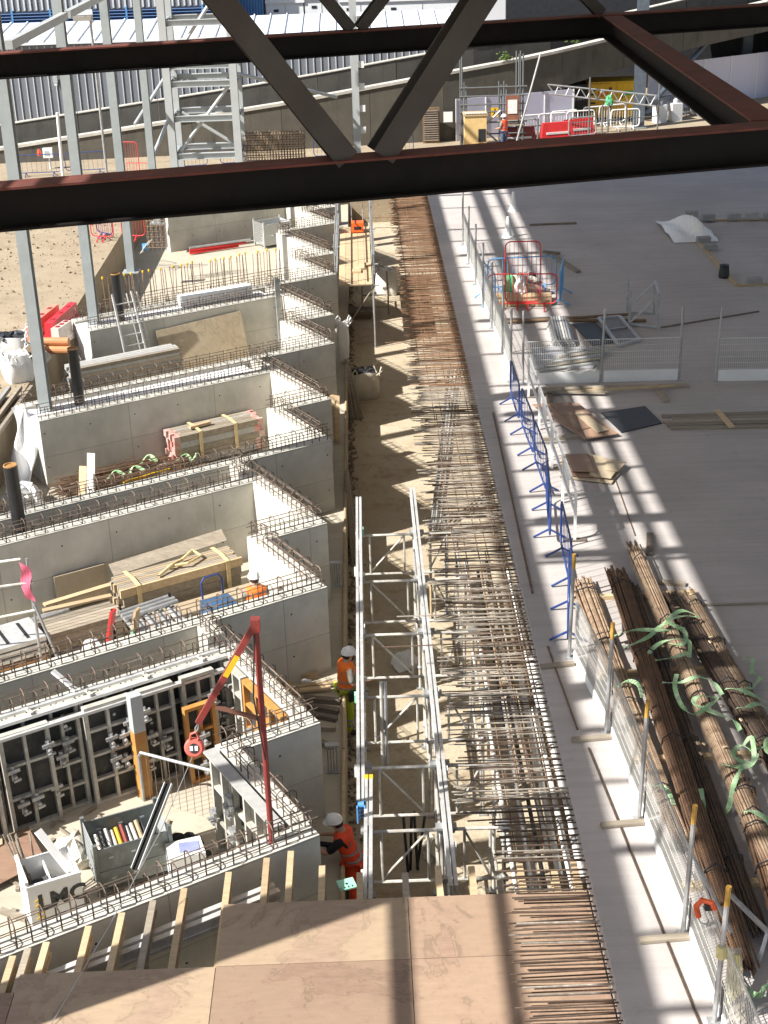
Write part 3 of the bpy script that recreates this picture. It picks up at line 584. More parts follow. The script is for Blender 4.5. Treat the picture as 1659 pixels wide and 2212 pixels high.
# boards against the far wall corner, sleepers, frame
for k in range(4): G().bar((-.95+.03*k, 36.05-.02*k, -2.28), (-.98+.06*k-.04, 36.5-.03*k, -1.1), .13, .03, (0, 1, 0)).build('leaning_board', TIMB, label='pale board leaning on the wall corner, %s from the left' % num(k), cat='board', group='boards leaning on the wall')
for k in range(6): G().obox((-.25+.03*(k % 2), 50.6+.25*(k % 3), -3.13+.14*(k//3)), (.9, .22, .13), .05*(k % 3)).build('sleeper', TIMBD, label='dark sleeper under the scaffold platform, %s layer, %s' % (['lower', 'upper'][k//3], ['nearest', 'middle', 'farthest'][k % 3]), cat='timber', group='sleepers under the platform')
t = thing('steel_trestle', 'low steel frame standing on the trench floor past the sleepers', 'frame', (.4, 51.6, -3.2))
for x, y in ((-.1, 51), (.85, 51), (.85, 52.6), (-.1, 52.6)): G().tube((x, y, -3.2), (x, y, -2.5 if x < .5 else -2.0), .03, 6).build('leg', TIMBG, t)
for a, b in (((-.1, 51), (.85, 51)), ((.85, 51), (.85, 52.6)), ((-.1, 52.6), (.85, 52.6)), ((-.1, 51), (-.1, 52.6)), ((.3, 51), (.3, 52.6))): G().tube((*a, -2.9), (*b, -2.9), .03, 6).build('rail', TIMBG, t)
# scaffold platform across the trench
t = thing('scaffold_platform', 'scaffold platform with boards and guard rails at the far end of the trench', 'scaffold', (-.3, 51, -3.2))
for k in range(5): G().box(-.86+.225*k, -.86+.225*k+.215, 47, 55.4, -.98, -.94).build('board', TIMB, t)
for y in (47.1, 49.9, 52.6, 55.3):
    for x in (-.95, .3): G().tube((x, y, -3.2), (x, y, .75), .028, 7).build('standard', GALV, t)
    G().tube((-1.15, y, -1.02), (.5, y, -1.02), .027, 6).build('transom', GALV, t)
    G().tube((-.95, y+.04, -2.9), (.3, y+.04, -1.1), .024, 6).build('brace', TIMBG, t)
for x in (-.95, .3):
    for z in (-.45, .1): G().tube((x+.05, 46.8, z), (x+.05, 55.6, z), .026, 6).build('guard_rail', GALV, t)
t = thing('site_cart', 'orange machine standing on the scaffold platform under the near truss', 'machine', (-.2, 54.6, -.94))
G().box(-.42, .05, 54.3, 54.8, -.9, -.55).build('body', mat('machine_orange', (.75, .13, .02), .5), t); G().box(-.32, -.05, 54.29, 54.295, -.8, -.68).build('grille', BLACK, t)
G().pipe([(-.4, 54.8, -.6), (-.4, 54.85, .35), (.03, 54.85, .35), (.03, 54.8, -.6)], .02, 6).build('handle', GALV, t)
for x in (-.36, 0): G().tube((x-.04, 54.5, -.86), (x+.04, 54.5, -.86), .08, 10).build('wheel', BLACK, t)
for k in range(3): G().obox((-.25+.15*k, 48.6+.4*k, -.9), (.3, .35, .06), .3*k).build('plywood_offcut', TIMB, label=['dark-edged board piece lying nearest on the scaffold platform', 'square board piece lying in the middle of the scaffold platform', 'small board piece lying farthest on the scaffold platform'][k], cat='board', group='board pieces on the platform')
# ================================================================ FLOOR SLAB, RIGHT SIDE
def barrier_parts(t, L, H, m, bars=13, r=.02, feet=True, mw=None, inm=None):
    M_ = W[t]; X = lambda x, y, z: M_ @ V((x, y, z)); a = .16; pts = []
    for cx, cz, a0 in ((L/2-a, H-a, 0), (-L/2+a, H-a, PI/2), (-L/2+a, .18+a, PI), (L/2-a, .18+a, 1.5*PI)):
        pts += [X(cx+a*math.cos(a0+k*PI/8), 0, cz+a*math.sin(a0+k*PI/8)) for k in range(5)]
    pts.append(pts[0]); G().pipe(pts, r, 6).build('frame', m, t)
    for k in range(bars):
        x = -L/2+L*(k+1)/(bars+1); G().tube(X(x, 0, .18), X(x, 0, H), .006, 4, cap=False).build('upright_bar', inm or m, t)
    if feet:
        for x in (-L/2+.35, L/2-.35):
            G().bar(X(x, -.3, .02), X(x, 0, .19), .035, .03).bar(X(x, .3, .02), X(x, 0, .19), .035, .03).build('foot', m, t)
def between(a, b): d = V((b[0]-a[0], b[1]-a[1], 0)); return ((a[0]+b[0])/2, (a[1]+b[1])/2, 0), math.atan2(d.y, d.x), d.length
bb = [((3.41, 32.6), (3.42, 30.7)), ((3.45, 30.6), (3.5, 28.6)), ((3.5, 28.5), (3.53, 26.6)), ((3.5, 26.4), (3.32, 24.4)), ((3.5, 24.3), (3.42, 22.35)), ((3.36, 22.2), (3.1, 20.4))]
for k, (a, b) in enumerate(bb):
    c, rz, L = between(a, b); t = thing('pedestrian_barrier', 'blue barrier on the slab edge, %s' % ['farthest, beside the wire fence corner', 'second from the far end, by the brown plywood stack', 'third from the far end, by the second plywood stack', 'fourth from the far end', 'second nearest to the rebar bundles', 'nearest, touching the rebar bundles'][k], 'barrier', c, rz, 'blue barriers along the slab edge')
    barrier_parts(t, L-.04, 1.02, BLUEP, 7)
# white guard frames standing beside them
for k, (a, b) in enumerate((((3.82, 24.62), (3.84, 28.15)), ((3.84, 28.3), (3.86, 32.7)))):
    t = thing('guard_frame', ['nearer long white guard frame beside the blue barriers', 'farther long white guard frame beside the blue barriers'][k], 'barrier', ((a[0]+b[0])/2, (a[1]+b[1])/2, 0), group='white guard frames')
    for z in (1.02, .58): G().bar((*a, z), (*b, z), .045, .05).build('rail', WHITEP, t)
    for q in (a, ((a[0]+b[0])/2, (a[1]+b[1])/2), b): G().bar((*q, 0), (*q, 1.0), .05, .05).build('post', WHITEP, t)
    for q in (a, b): G().box(q[0]-.22, q[0]+.22, q[1]-.07, q[1]+.07, 0, .025).build('base_plate', TIMBD, t)
    G().bar((a[0], a[1]+.9, .82), (b[0], a[1]+1.7, .82), .012, .3).build('board', WHITEP, t)
# edge protection: posts, wire mesh panels with toe boards
pm = G().tube((0, 0, 0), (0, 0, 1.62), .03, 8).mesh('tube', GALV); pcm = G().tube((0, 0, 1.62), (0, 0, 1.87), .031, 8).mesh('yellow_tip', YELW); pbm = G().box(-.07, .07, -.07, .07, 0, .02).mesh('foot_plate', GALV)
def post(lab, x, y, lean=0, tip=True, z=0):
    t = thing('fence_post', lab, 'post', (x, y, z), group='edge protection posts'); M_ = Matrix.Translation(V((x, y, z))) @ Matrix.Rotation(lean, 4, 'Y')
    s = inst('tube', pm, t, M_); inst('foot_plate', pbm, t, M_)
    if tip: inst('yellow_tip', pcm, s, M_)
    else: inst('tube_top', G().tube((0, 0, 1.62), (0, 0, 1.87), .03, 8).mesh('tube_top', GALV), s, M_)
def panel(lab, a, b, toe=.17, top=1.08, sp=.05, m=None):
    c, rz, L = between(a, b); t = thing('mesh_fence', lab, 'fence', c, rz, 'wire mesh fence panels'); M_ = W[t]; X = lambda x, y, z: M_ @ V((x, y, z)); g = G()
    n = int(L/sp)
    for k in range(n+1): x = -L/2+.03+(L-.06)*k/n; g.bar(X(x, 0, toe), X(x, 0, top), .006, .006)
    zz = toe+.02
    while zz < top+.01: g.bar(X(-L/2+.02, 0, zz), X(L/2-.02, 0, zz), .007, .007); zz += .155
    g.build('wire_mesh', WIRE, t, kind='stuff')
    G().bar(X(-L/2+.02, 0, top+.02), X(L/2-.02, 0, top+.02), .02, .02).build('top_rail', WIRE, t)
    G().bar(X(-L/2+.02, .0, toe/2), X(L/2-.02, .0, toe/2), .02, toe-.01).build('toe_board', m or WHITEP, t)
lp = [(3.1, 20.23), (3.33, 17.96), (3.43, 15.86), (3.54, 13.58), (3.58, 12.14), (3.66, 10.4)]
ll = ['grey post with yellow tip where the rebar bundles begin', 'grey post with yellow tip, second along the nearby wire fence', 'grey post with yellow tip, third along the nearby wire fence', 'grey post with yellow tip beside the orange clamp', 'grey post with yellow slings tied round it at the bottom right', 'post just below the bottom edge']
for k, (x, y) in enumerate(lp[:5]): post(ll[k], x, y, .02)
pl = ['wire mesh panel beside the near end of the blue barriers', 'wire mesh panel beside the leftmost rebar bundle', 'wire mesh panel beside the green strap on the leftmost bundle', 'wire mesh panel below the orange clamp', 'nearest wire mesh panel at the bottom right corner']
for k in range(5):
    a, b = lp[k], lp[k+1]; panel(pl[k], (a[0]+.07, a[1]-.04), (b[0]+.07, b[1]+.04))
for k, ((x0, y0), (x1, y1)) in enumerate((((2.5, 19.93), (3.15, 20.0)), ((2.7, 17.8), (3.5, 17.86)), ((2.8, 15.73), (3.55, 15.78)), ((2.9, 13.47), (3.68, 13.52)))):
    G().bar((x0+.1, y0, .03), (x1, y1, .03), .1, .045).build('sole_board', TIMBG, label='weathered board under the foot of a yellow-tipped post, %s from the far end' % num(k), cat='board', group='sole boards under the posts')
up_ = [(3.54, 33.87), (3.55, 36.1), (3.48, 38.4), (3.42, 40.6), (3.40, 43.0), (3.38, 45.5), (3.37, 48.0)]
for k, (x, y) in enumerate(up_): post('grey post on the far slab edge fence, %s from the cross fence' % num(k), x, y, .01, False)
for k in range(6): panel('wire mesh panel on the far slab edge fence, %s from the cross fence' % num(k), (up_[k][0]+.05, up_[k][1]+.05), (up_[k+1][0]+.05, up_[k+1][1]-.05))
cf = [(3.83, 33.67), (5.75, 33.64), (7.69, 33.6), (8.54, 33.42), (10.6, 33.3)]
cl = ['dark post at the left end of the cross fence', 'dark post in the middle of the cross fence', 'dark post at the right end of the cross fence, before the gap', 'dark post just right of the gap in the cross fence', None]
for k, (x, y) in enumerate(cf[:4]): post(cl[k], x, y, .03*(k % 2), False)
panel('left wire mesh panel of the cross fence, in front of the tube bundle', (3.9, 33.62), (5.72, 33.6), .3); panel('right wire mesh panel of the cross fence, beside the gap', (5.8, 33.6), (7.66, 33.56), .3); panel('wire mesh panel at the right edge of the view', (8.58, 33.38), (10.6, 33.26), .3)
# timber lying along the cross fence
pk = [((4.1, 33.15), (7.8, 33.05), .2, .06, .03, TIMBG, 'long grey plank lying along the foot of the cross fence'), ((5.1, 32.72), (7.45, 32.86), .07, .05, .11, TIMB, 'pale batten resting across the timber blocks by the cross fence'), ((4.1, 32.9), (5.7, 32.62), .16, .05, .09, TIMBG, 'short grey plank lying askew by the cross fence'), ((4.36, 32.75), (4.3, 32.1), .14, .08, .04, TIMBD, 'short timber block under the planks, left end'), ((7.02, 32.75), (7.05, 32.0), .14, .08, .04, TIMBG, 'short timber block under the batten, right end'), ((4.1, 32.75), (5.4, 32.85), .18, .05, .14, TIMBG, 'second grey plank on the pile by the cross fence'),
      ((3.85, 29.82), (5.0, 29.95), .1, .08, .04, TIMBG, 'squared timber under the corner of the far plywood stack'), ((5.28, 24.75), (5.1, 23.85), .13, .05, .025, TIMBD, 'short dark plank lying alone by the light patches'), ((4.75, 21.85), (11, 21.7), .06, .025, .0125, TIMBG, 'long thin batten lying across the slab right of the bundles'), ((4.95, 22.75), (5.5, 22.6), .12, .06, .03, TIMBG, 'short block lying at the far end of the long rebar bundle'),
      ((5.94, 50.58), (7.6, 50.62), .12, .06, .03, TIMBD, 'dark batten lying alone on the far slab'), ((6.13, 46.3), (6.7, 43.95), .16, .08, .04, TIMBG, 'plank lying beside the red and blue enclosure'), ((8.1, 37.9), (11.1, 39.1), .04, .04, .02, TIMBD, 'thin pole lying right of the steel stand'), ((5.9, 46.4), (6.4, 46.1), .14, .07, .1, TIMBD, 'short dark block by the red and blue enclosure')]
for a, b, w, h, z, m, l in pk: G().bar((*a, z), (*b, z), w, h).build('timber_plank', m, label=l, cat='timber', group='timber on the slab')
pr = [((6.75, 31.03), (10.6, 30.98)), ((6.95, 30.83), (10.5, 30.8)), ((6.72, 30.66), (10.4, 30.6)), ((6.75, 30.46), (10.5, 30.42)), ((6.8, 30.26), (10.3, 30.12))]
for k, (a, b) in enumerate(pr): G().bar((*a, .02), (*b, .02), .17, .04).build('scaffold_board', TIMBG, label='grey board lying flat by the black sheet, %s from the far side' % num(k), cat='board', group='grey boards laid side by side')
G().bar((8.07, 31.2, .06), (8.15, 30.1, .06), .13, .035).build('scaffold_board', TIMB, label='short board lying across the row of grey boards', cat='board')
# plywood stacks and the black sheet
def sheet_poly(pts, z, m, lab, th=.018): G().prism(pts, z, z+th).build('plywood_sheet', m, label=lab, cat='plywood', group='loose plywood on the slab')
sheet_poly([(3.85, 31.95), (4.8, 32.0), (5.55, 29.85), (4.75, 29.6)], .08, PLYB, 'large brown plywood sheet, bottom of the far stack')
sheet_poly([(4.25, 31.9), (4.95, 31.85), (5.3, 30.4), (4.7, 30.1)], .1, PLYB, 'dark brown plywood sheet lying on the far stack')
sheet_poly([(4.75, 31.15), (4.95, 31.2), (5.33, 30.0), (5.08, 29.86)], .12, PLYG, 'narrow pale plywood strip on top of the far stack')
sheet_poly([(5.4, 31.4), (6.5, 31.75), (6.67, 30.6), (5.66, 30.1)], .012, BLACK, 'black rubber-like sheet lying flat beside the far plywood stack')
sheet_poly([(4.0, 28.5), (4.9, 28.7), (5.35, 28.0), (4.95, 27.2), (4.1, 27.55)], .03, PLYG, 'pale plywood sheet at the bottom of the near stack')
sheet_poly([(4.1, 28.65), (4.75, 28.7), (5.0, 27.35), (4.15, 27.6)], .07, PLYB, 'brown plywood sheet in the near stack')
sheet_poly([(4.6, 28.75), (5.35, 28.15), (4.95, 27.3), (4.55, 27.5)], .1, PLYG, 'pale pinkish plywood sheet askew on the near stack')
sheet_poly([(4.15, 28.6), (4.68, 28.62), (4.72, 27.6), (4.18, 27.7)], .13, PLYB, 'dark brown plywood piece on top of the near stack')
sheet_poly([(5.0, 28.2), (5.4, 28.05), (5.15, 27.6), (4.9, 27.7)], .13, PLYG, 'small plywood corner sticking out of the near stack')
for k, (a, b) in enumerate((((3.95, 27.7), (5.0, 27.5)), ((3.95, 28.2), (5.2, 28.4)))): G().bar((*a, .014), (*b, .014), .09, .028).build('timber_bearer', TIMBG, label=['near bearer under the near plywood stack', 'far bearer under the near plywood stack'][k], cat='timber')
# grey plastic sheets and boards behind the cross fence
sheet_poly([(4.4, 36.6), (5.6, 36.4), (6.3, 36.0), (5.7, 34.6), (4.2, 34.75)], .02, mat('grey_sheet', (.34, .34, .36), .5, 0, .15, 3), 'grey sheet lying flat behind the cross fence', .012)
for k in range(5): G().bar((4.3+.2*k, 34.5+.25*k, .05+.03*k), (5.9+.1*k, 35.0+.22*k, .05+.03*k), .14, .025).build('scaffold_board', TIMBG if k % 2 else BLOCKM, label='loose board on the grey sheet, %s from the cross fence' % num(k), cat='board', group='loose boards behind the cross fence')
t = thing('tube_bundle', 'bundle of short grey tubes lying behind the cross fence', 'tubes', (5.25, 37.4, 0))
for r_ in range(4):
    for k in range(9-r_): x = 4.92+.075*k+.037*r_; G().tube((x, 36.5, .04+.065*r_), (x+.12, 38.5, .04+.065*r_), .033, 7).build('tube', GALV if (k+r_) % 3 else TUBEW, t)
t = thing('window_like_screen', 'grey frame panel with dark infill leaning on timbers behind the cross fence', 'screen', (6.9, 37.5, 0))
pts = [(6.5, 38.65, .12), (7.1, 38.75, .12), (7.3, 36.75, .05), (6.65, 36.35, .05)]
for k in range(4): G().bar(pts[k], pts[(k+1) % 4], .09, .06).build('frame_bar', GALV, t)
G().add([V(p)-V((0, 0, .02)) for p in pts], [(0, 1, 2, 3)]).add([V(p)-V((0, 0, .03)) for p in pts], [(3, 2, 1, 0)]).build('infill', mat('grey_infill', (.20, .20, .21), .6), t); G().bar((6.6, 37.6, .1), (7.15, 37.8, .1), .05, .04).build('cross_bar', GALV, t)
sheet_poly([(5.75, 38.5), (6.4, 38.6), (6.6, 36.7), (6.0, 36.5)], .01, BLACK, 'black sheet lying between the tube bundle and the frame panel')
for k, (a, b) in enumerate((((3.9, 39.02, .05), (7.8, 38.5, .05)), ((3.95, 38.8, .05), (7.4, 38.95, .11)))): G().tube(a, b, .045, 8).build('steel_tube', BROWNST, label=['near long brown tube lying behind the tube bundle', 'far long brown tube lying behind the tube bundle'][k], cat='tube')
t = thing('steel_stand', 'grey steel stand with slanting braces right of the frame panel', 'stand', (7.7, 38.6, 0))
for x, y in ((7.27, 38.17), (7.98, 37.86), (7.42, 39.39), (8.14, 39.19)): G().bar((x, y, 0), (x, y, 1.0), .06, .06).build('post', GALV, t)
for a, b in (((7.27, 38.17, .05), (7.98, 37.86, .05)), ((7.42, 39.39, .05), (8.14, 39.19, .05)), ((7.27, 38.17, .1), (7.98, 37.86, .95)), ((7.42, 39.39, .1), (8.14, 39.19, .95)), ((7.98, 37.86, .97), (8.14, 39.19, .97)), ((7.27, 38.17, .06), (7.42, 39.39, .06))): G().bar(a, b, .05, .05).build('brace', GALV, t)
# red and blue enclosure round a pile of gear
for (a, b, m, l, H) in (((3.55, 40.25), (5.5, 40.05), REDP, 'red barrier at the front of the enclosure, lower one on the right', 1.05), ((3.5, 41.9), (3.75, 40.2), BLUEL, 'light blue barrier on the left side of the enclosure', 1.05), ((3.7, 42.0), (5.75, 42.1), BLUEL, 'light blue barrier at the back of the enclosure', 1.05), ((5.95, 42.0), (5.6, 40.1), BLUEL, 'light blue barrier on the right side of the enclosure', 1.05)):
    c, rz, L = between(a, b); t = thing('pedestrian_barrier', l, 'barrier', c, rz, 'barriers of the enclosure'); barrier_parts(t, L, H, m)
t = thing('pedestrian_barrier', 'tall red gate barrier standing up in the middle of the enclosure front', 'barrier', (4.55, 40.32, 0), -.08, 'barriers of the enclosure'); barrier_parts(t, 1.0, 1.95, REDP, 7)
sheet_poly([(3.75, 40.45), (5.4, 40.4), (5.5, 41.2), (3.85, 41.3)], .01, TIMB, 'pale timber cover inside the red and blue enclosure', .18)
blob('gear_heap', mat('gear', (.30, .32, .28), .7, 0, .5, 6, (.55, .55, .5)), (4.7, 41.6, .19), .5, .4, .5, 'heap of grey gear inside the red and blue enclosure', 'gear', 12, .6)
for k, (x, y) in enumerate(((4.3, 41.45), (4.95, 41.6), (4.6, 41.25))): blob('rag', [NETM, BLACK, PLAST][k], (x, y, .2), .17, .15, .5, ['green rag on the gear in the enclosure', 'black bucket-like bag on the gear in the enclosure', 'white bag at the front of the gear in the enclosure'][k], 'rag', 20+k, .5)
for k, (x, y) in enumerate(((5.6, 53), (5.0, 49.0))):
    G().lathe((x, y, 0), ((.2, 0), (.2, .03), (.14, .04), (.05, .7), (.03, .72)), 10).build('traffic_cone', WHITEP, label=['far pale cone standing on the slab beside the fence', 'near pale cone standing on the slab beside the fence'][k], cat='cone')
# blocks and timber lines on the far slab, white bag
for k, (a, b) in enumerate((((11.36, 50.45), (15.5, 50.1)), ((11.2, 47.5), (11.15, 41.8)), ((11.15, 41.8), (13.5, 42.0)))): G().bar((*a, .03), (*b, .03), .12, .05).build('timber_line', TIMB, label=['far timber strip laid under the row of blocks', 'timber strip laid along the left row of blocks', 'near timber strip laid to the right edge'][k], cat='timber')
bl = [(11.75, 50.85), (12.2, 50.2), (13.1, 50.25), (13.75, 50.2), (14.4, 50.15), (11.35, 47.2), (11.35, 46.2), (11.7, 41.95)]
for k, (x, y) in enumerate(bl): G().obox((x, y, .11+(.055 if k < 5 else 0)), (.45, .22, .215), .1*(k % 3)-.1).build('concrete_block', BLOCKM, label='grey concrete block on the far slab, %s' % ['first of the back row', 'second of the back row', 'third of the back row', 'fourth of the back row', 'last of the back row', 'far one of the left row', 'second of the left row', 'nearest, at the timber corner'][k], cat='block', group='concrete blocks')
G().lathe((11.0, 42.85, 0), ((.16, 0), (.17, .1), (.14, .35), (.15, .4), (.05, .42)), 10).build('bucket', BLACK, label='dark bucket standing on the timber strip of the far slab', cat='bucket')
def bagfn(u, v): return (10.4+1.5*u, 47.3+3.3*v*(1-.35*u), .02+.38*math.sin(PI*u)*math.sin(PI*v)*(1+.5*math.sin(9*u+5*v))+.1*abs(math.sin(7*v+4*u))*math.sin(PI*v))
G().sheet(bagfn, 16, 14).build('plastic_sheet', PLAST, label='white plastic sheet crumpled beside the blocks on the far slab', cat='plastic sheet')
# rods lying on the slab
for k, (a, b, r_) in enumerate((((5.08, 27.65, .01), (4.99, 24.72, .01), .012), ((3.02, 17.6, .012), (3.46, 11.6, .012), .016), ((2.91, 31.69, .012), (2.77, 22.51, .012), .02), ((2.8, 20.6, .012), (2.93, 18.1, .012), .016))):
    G().tube(a, b, r_, 6).build('steel_rod', RUSTD, label=['thin rusty rod lying in the light patches', 'long rod on the slab beside the nearest wire fence', 'long rod on the slab edge beside the blue barriers', 'rod on the slab edge where the barriers end'][k], cat='rod')
# ---------------------------------------------------------------- rebar bundles with slings
def bundle(lab, a, b, w0, w1, n, rows, m, z0=.1, jit=.25, r_=.0135):
    t = thing('rebar_bundle', lab, 'rebar bundle', ((a[0]+b[0])/2, (a[1]+b[1])/2, 0), group='rebar bundles on the slab'); g = G()
    for rr in range(rows):
        for k in range(n):
            u = (k+.5*(rr % 2))/n-.5; hgt = z0+rr*.025+.02*(1-(2*u)**2)*rows*.3
            ya = a[1]+rnd.uniform(-jit, jit); yb = b[1]+rnd.uniform(-jit, jit); jx = rnd.gauss(0, .022); mx = (a[0]+b[0])/2+u*(w0+w1)/2+rnd.uniform(-.02, .02)
            g.pipe([(a[0]+u*w0+jx, ya, hgt), (mx, (ya+yb)/2, hgt+rnd.uniform(-.008, .008)), (b[0]+u*w1-jx, yb, hgt)], r_, 5, cap=True)
    g.build('bars', m, t, kind='stuff')
    for f_ in (.06, .3, .55, .85):
        y = a[1]+(b[1]-a[1])*f_; x = a[0]+(b[0]-a[0])*f_; w = w0+(w1-w0)*f_
        G().pipe([(x-w/2-.02, y, z0-.02), (x-w/2, y, z0+.06+rows*.02), (x, y+.02, z0+.04+rows*.042), (x+w/2, y, z0+.06+rows*.02), (x+w/2+.02, y, z0-.02)], .012, 5).build('tie_wire', BLACK, t)
    return t
bundle('leftmost rebar bundle, right behind the wire mesh fence', (3.67, 22.6), (3.84, 15.2), .36, .2, 14, 3, RUST)
bundle('second rebar bundle, lit at the near end by the orange clamp', (4.33, 22.85), (4.08, 12.95), .33, .26, 16, 5, RUSTO)
bundle('dark rebar bundle squeezed right of the second one', (4.55, 22.4), (4.42, 13.4), .14, .2, 8, 3, RUSTD)
bundle('long middle rebar bundle wrapped with most of the green slings', (4.79, 23.8), (4.88, 14.1), .2, .26, 12, 5, RUST, .12)
bundle('rebar bundle under the tangled slings on the right', (5.12, 21.9), (5.55, 16.5), .24, .3, 12, 4, RUSTD)
bundle('rightmost thin rebar bundle with uneven ends', (5.42, 21.9), (5.75, 16.4), .2, .22, 8, 3, RUST, .1, .4)
bundle('short rebar bundle at the lower right edge', (4.92, 16.3), (4.7, 13.0), .26, .3, 12, 3, RUSTO, .16)
for k, (y, x0, x1) in enumerate(((22.2, 3.4, 5.6), (19.6, 3.5, 5.7), (17.2, 3.6, 5.8), (14.4, 3.7, 5.4))): G().bar((x0, y, .04), (x1, y+.05, .04), .1, .08).build('bearer', TIMB, label='timber bearer under the rebar bundles, %s from the far end' % num(k), cat='timber', group='bearers under the bundles')
def strap(lab, pts, m=STRAPG, w=.035, group='green slings on the rebar bundles'):
    P_ = [V(p) for p in pts]; o = []
    for i in range(len(P_)-1):
        p0, p1, p2, p3 = P_[max(i-1, 0)], P_[i], P_[i+1], P_[min(i+2, len(P_)-1)]
        for k in range(6): s = k/6; o.append(.5*((2*p1)+(p2-p0)*s+(2*p0-5*p1+4*p2-p3)*s*s+(3*p1-p0-3*p2+p3)*s**3))
    o.append(P_[-1]); wd = []
    for i, p in enumerate(o):
        d = (o[min(i+1, len(o)-1)]-o[max(i-1, 0)]).normalized(); sd = d.cross(V((0, 0, 1)))
        sd = sd.normalized() if sd.length > .01 else V((1, 0, 0)); tw = .6*math.sin(i*.5); wd.append((sd*math.cos(tw)+V((0, 0, 1))*math.sin(tw))*w)
    G().ribbon(o, wd, .008).build('lifting_sling', m, label=lab, cat='sling', group=group)
strap('green sling stretched left over the dark bundle, uppermost', [(3.88, 20.55, .2), (4.2, 20.5, .32), (4.6, 20.35, .38), (4.95, 20.3, .42), (4.7, 20.55, .38), (4.35, 20.2, .34), (3.95, 20.05, .25)])
strap('green sling wrapped round the middle bundle, upper coil', [(4.55, 20.45, .3), (4.85, 20.75, .42), (5.1, 20.95, .4), (5.32, 20.9, .3), (5.05, 20.8, .38), (4.75, 20.6, .42), (4.95, 20.2, .42), (4.85, 19.85, .4), (4.65, 19.95, .36)])
strap('green sling looped on the middle bundle below the upper coil', [(4.9, 19.6, .3), (4.95, 19.95, .4), (4.6, 20.0, .38), (4.34, 19.9, .25), (4.36, 19.72, .2), (4.6, 19.55, .33), (4.85, 19.55, .4)])
strap('green sling lying across the dark bundle towards the middle one', [(4.35, 18.95, .25), (4.6, 18.85, .3), (4.85, 18.8, .42), (5.05, 18.65, .4), (5.15, 18.45, .3)])
strap('green sling hanging down the left of the middle bundle', [(4.6, 19.1, .3), (4.5, 18.75, .28), (4.52, 18.3, .22), (4.62, 17.95, .3), (4.85, 18.0, .42), (5.0, 18.2, .4), (4.75, 18.25, .42), (4.65, 18.1, .38), (4.9, 17.8, .4), (5.15, 17.75, .3), (5.2, 17.55, .25)])
strap('green sling standing in a loop right of the bundles', [(5.8, 19.85, .1), (5.95, 19.75, .15), (5.85, 19.4, .1), (5.95, 19.25, .1), (5.75, 18.95, .12), (5.62, 18.7, .25), (5.5, 18.6, .3)])
strap('green sling trailing to the right edge, upper', [(5.24, 18.62, .3), (5.4, 18.5, .36), (5.6, 18.42, .3), (5.85, 18.3, .2)])
strap('green sling trailing to the right edge, lower', [(5.28, 18.1, .28), (5.4, 18.02, .34), (5.6, 18.1, .34), (5.8, 18.05, .22), (5.95, 18.1, .15)])
strap('tangled green sling on the right bundles, left loops', [(4.73, 16.65, .3), (4.85, 16.5, .36), (5.05, 16.45, .4), (5.2, 16.7, .4), (5.05, 16.95, .4), (4.9, 16.75, .36), (5.1, 16.5, .4), (5.24, 17.1, .42), (5.1, 17.0, .36)])
strap('tangled green sling at the right edge', [(5.3, 17.0, .3), (5.5, 16.95, .36), (5.65, 17.05, .3), (5.5, 17.2, .32), (5.4, 16.85, .35), (5.6, 16.7, .3)])
strap('green sling hanging in a bow over the dark gap', [(4.3, 16.1, .3), (4.33, 15.85, .12), (4.45, 15.72, .08), (4.62, 15.85, .12), (4.78, 16.2, .3), (4.92, 16.4, .38)])
strap('pale green sling bit caught on the leftmost bundle', [(3.62, 16.2, .3), (3.75, 16.12, .36), (3.85, 16.05, .3), (3.9, 15.9, .2)])
strap('pale green sling across the leftmost bundle, higher up', [(3.66, 18.95, .2), (3.8, 18.95, .3), (3.95, 18.85, .3), (4.0, 18.7, .15)])
strap('green sling crumpled at the lower right corner', [(3.95, 12.85, .1), (4.05, 12.5, .1), (4.15, 12.4, .12), (4.25, 12.55, .1), (4.35, 12.5, .08), (4.25, 12.3, .06)])
strap('pale sling on the short bundle at the lower right', [(4.75, 15.55, .3), (4.85, 15.5, .34), (5.0, 15.35, .3), (5.05, 15.1, .2)])
# yellow slings on the near post, orange clamp, bits
for k in range(4): x = 3.64+.03*k; G().pipe([(3.6, 12.12, 1.05), (x+.03, 12.1, .95), (x+.04, 12.08, .5), (x+.06, 12.05, .3+.05*k), (x+.09, 12.05, .5), (x+.05, 12.1, .98)], .013, 5).build('rope_sling', STRAPL, label='yellow rope sling hanging on the nearest post, %s loop' % num(k), cat='sling', group='yellow slings on the post')
G().lathe((3.595, 12.13, .92), ((.045, 0), (.06, .03), (.055, .08), (.06, .13), (.045, .16)), 8).build('sling_knot', STRAPL, label='yellow slings wound round the nearest post', cat='sling')
t = thing('beam_clamp', 'orange lifting clamp hooked on the wire fence by the nearest post', 'clamp', (3.56, 12.75, .95))
oc = mat('clamp_orange', (.70, .10, .02), .5); G().pipe([(3.50, 12.8, .92), (3.47, 12.82, 1.05), (3.52, 12.78, 1.17), (3.62, 12.72, 1.17), (3.65, 12.7, 1.1)], .035, 7, cap=True).build('jaw', oc, t); G().box(3.54, 3.63, 12.70, 12.78, 1.08, 1.16).build('body', BLACK, t); G().pipe([(3.49, 12.8, .92), (3.52, 12.77, .86), (3.58, 12.74, .86), (3.6, 12.73, .93)], .01, 5).build('ring', GALV, t)
for k, (a, b) in enumerate((((4.1, 13.66, .5), (4.45, 13.1, .35)), ((4.42, 13.15, .36), (4.3, 12.98, .1)))): G().bar(a, b, .045, .045).build('steel_bar', GALV, label=['pale steel arm lying over the near end of the bundles', 'short steel arm hanging below the long one'][k], cat='bar')
G().tube((3.68, 14.2, .85), (3.95, 13.0, .5), .022, 7).build('steel_tube', GALV, label='thin grey tube leaning from the fence over the second bundle', cat='tube')
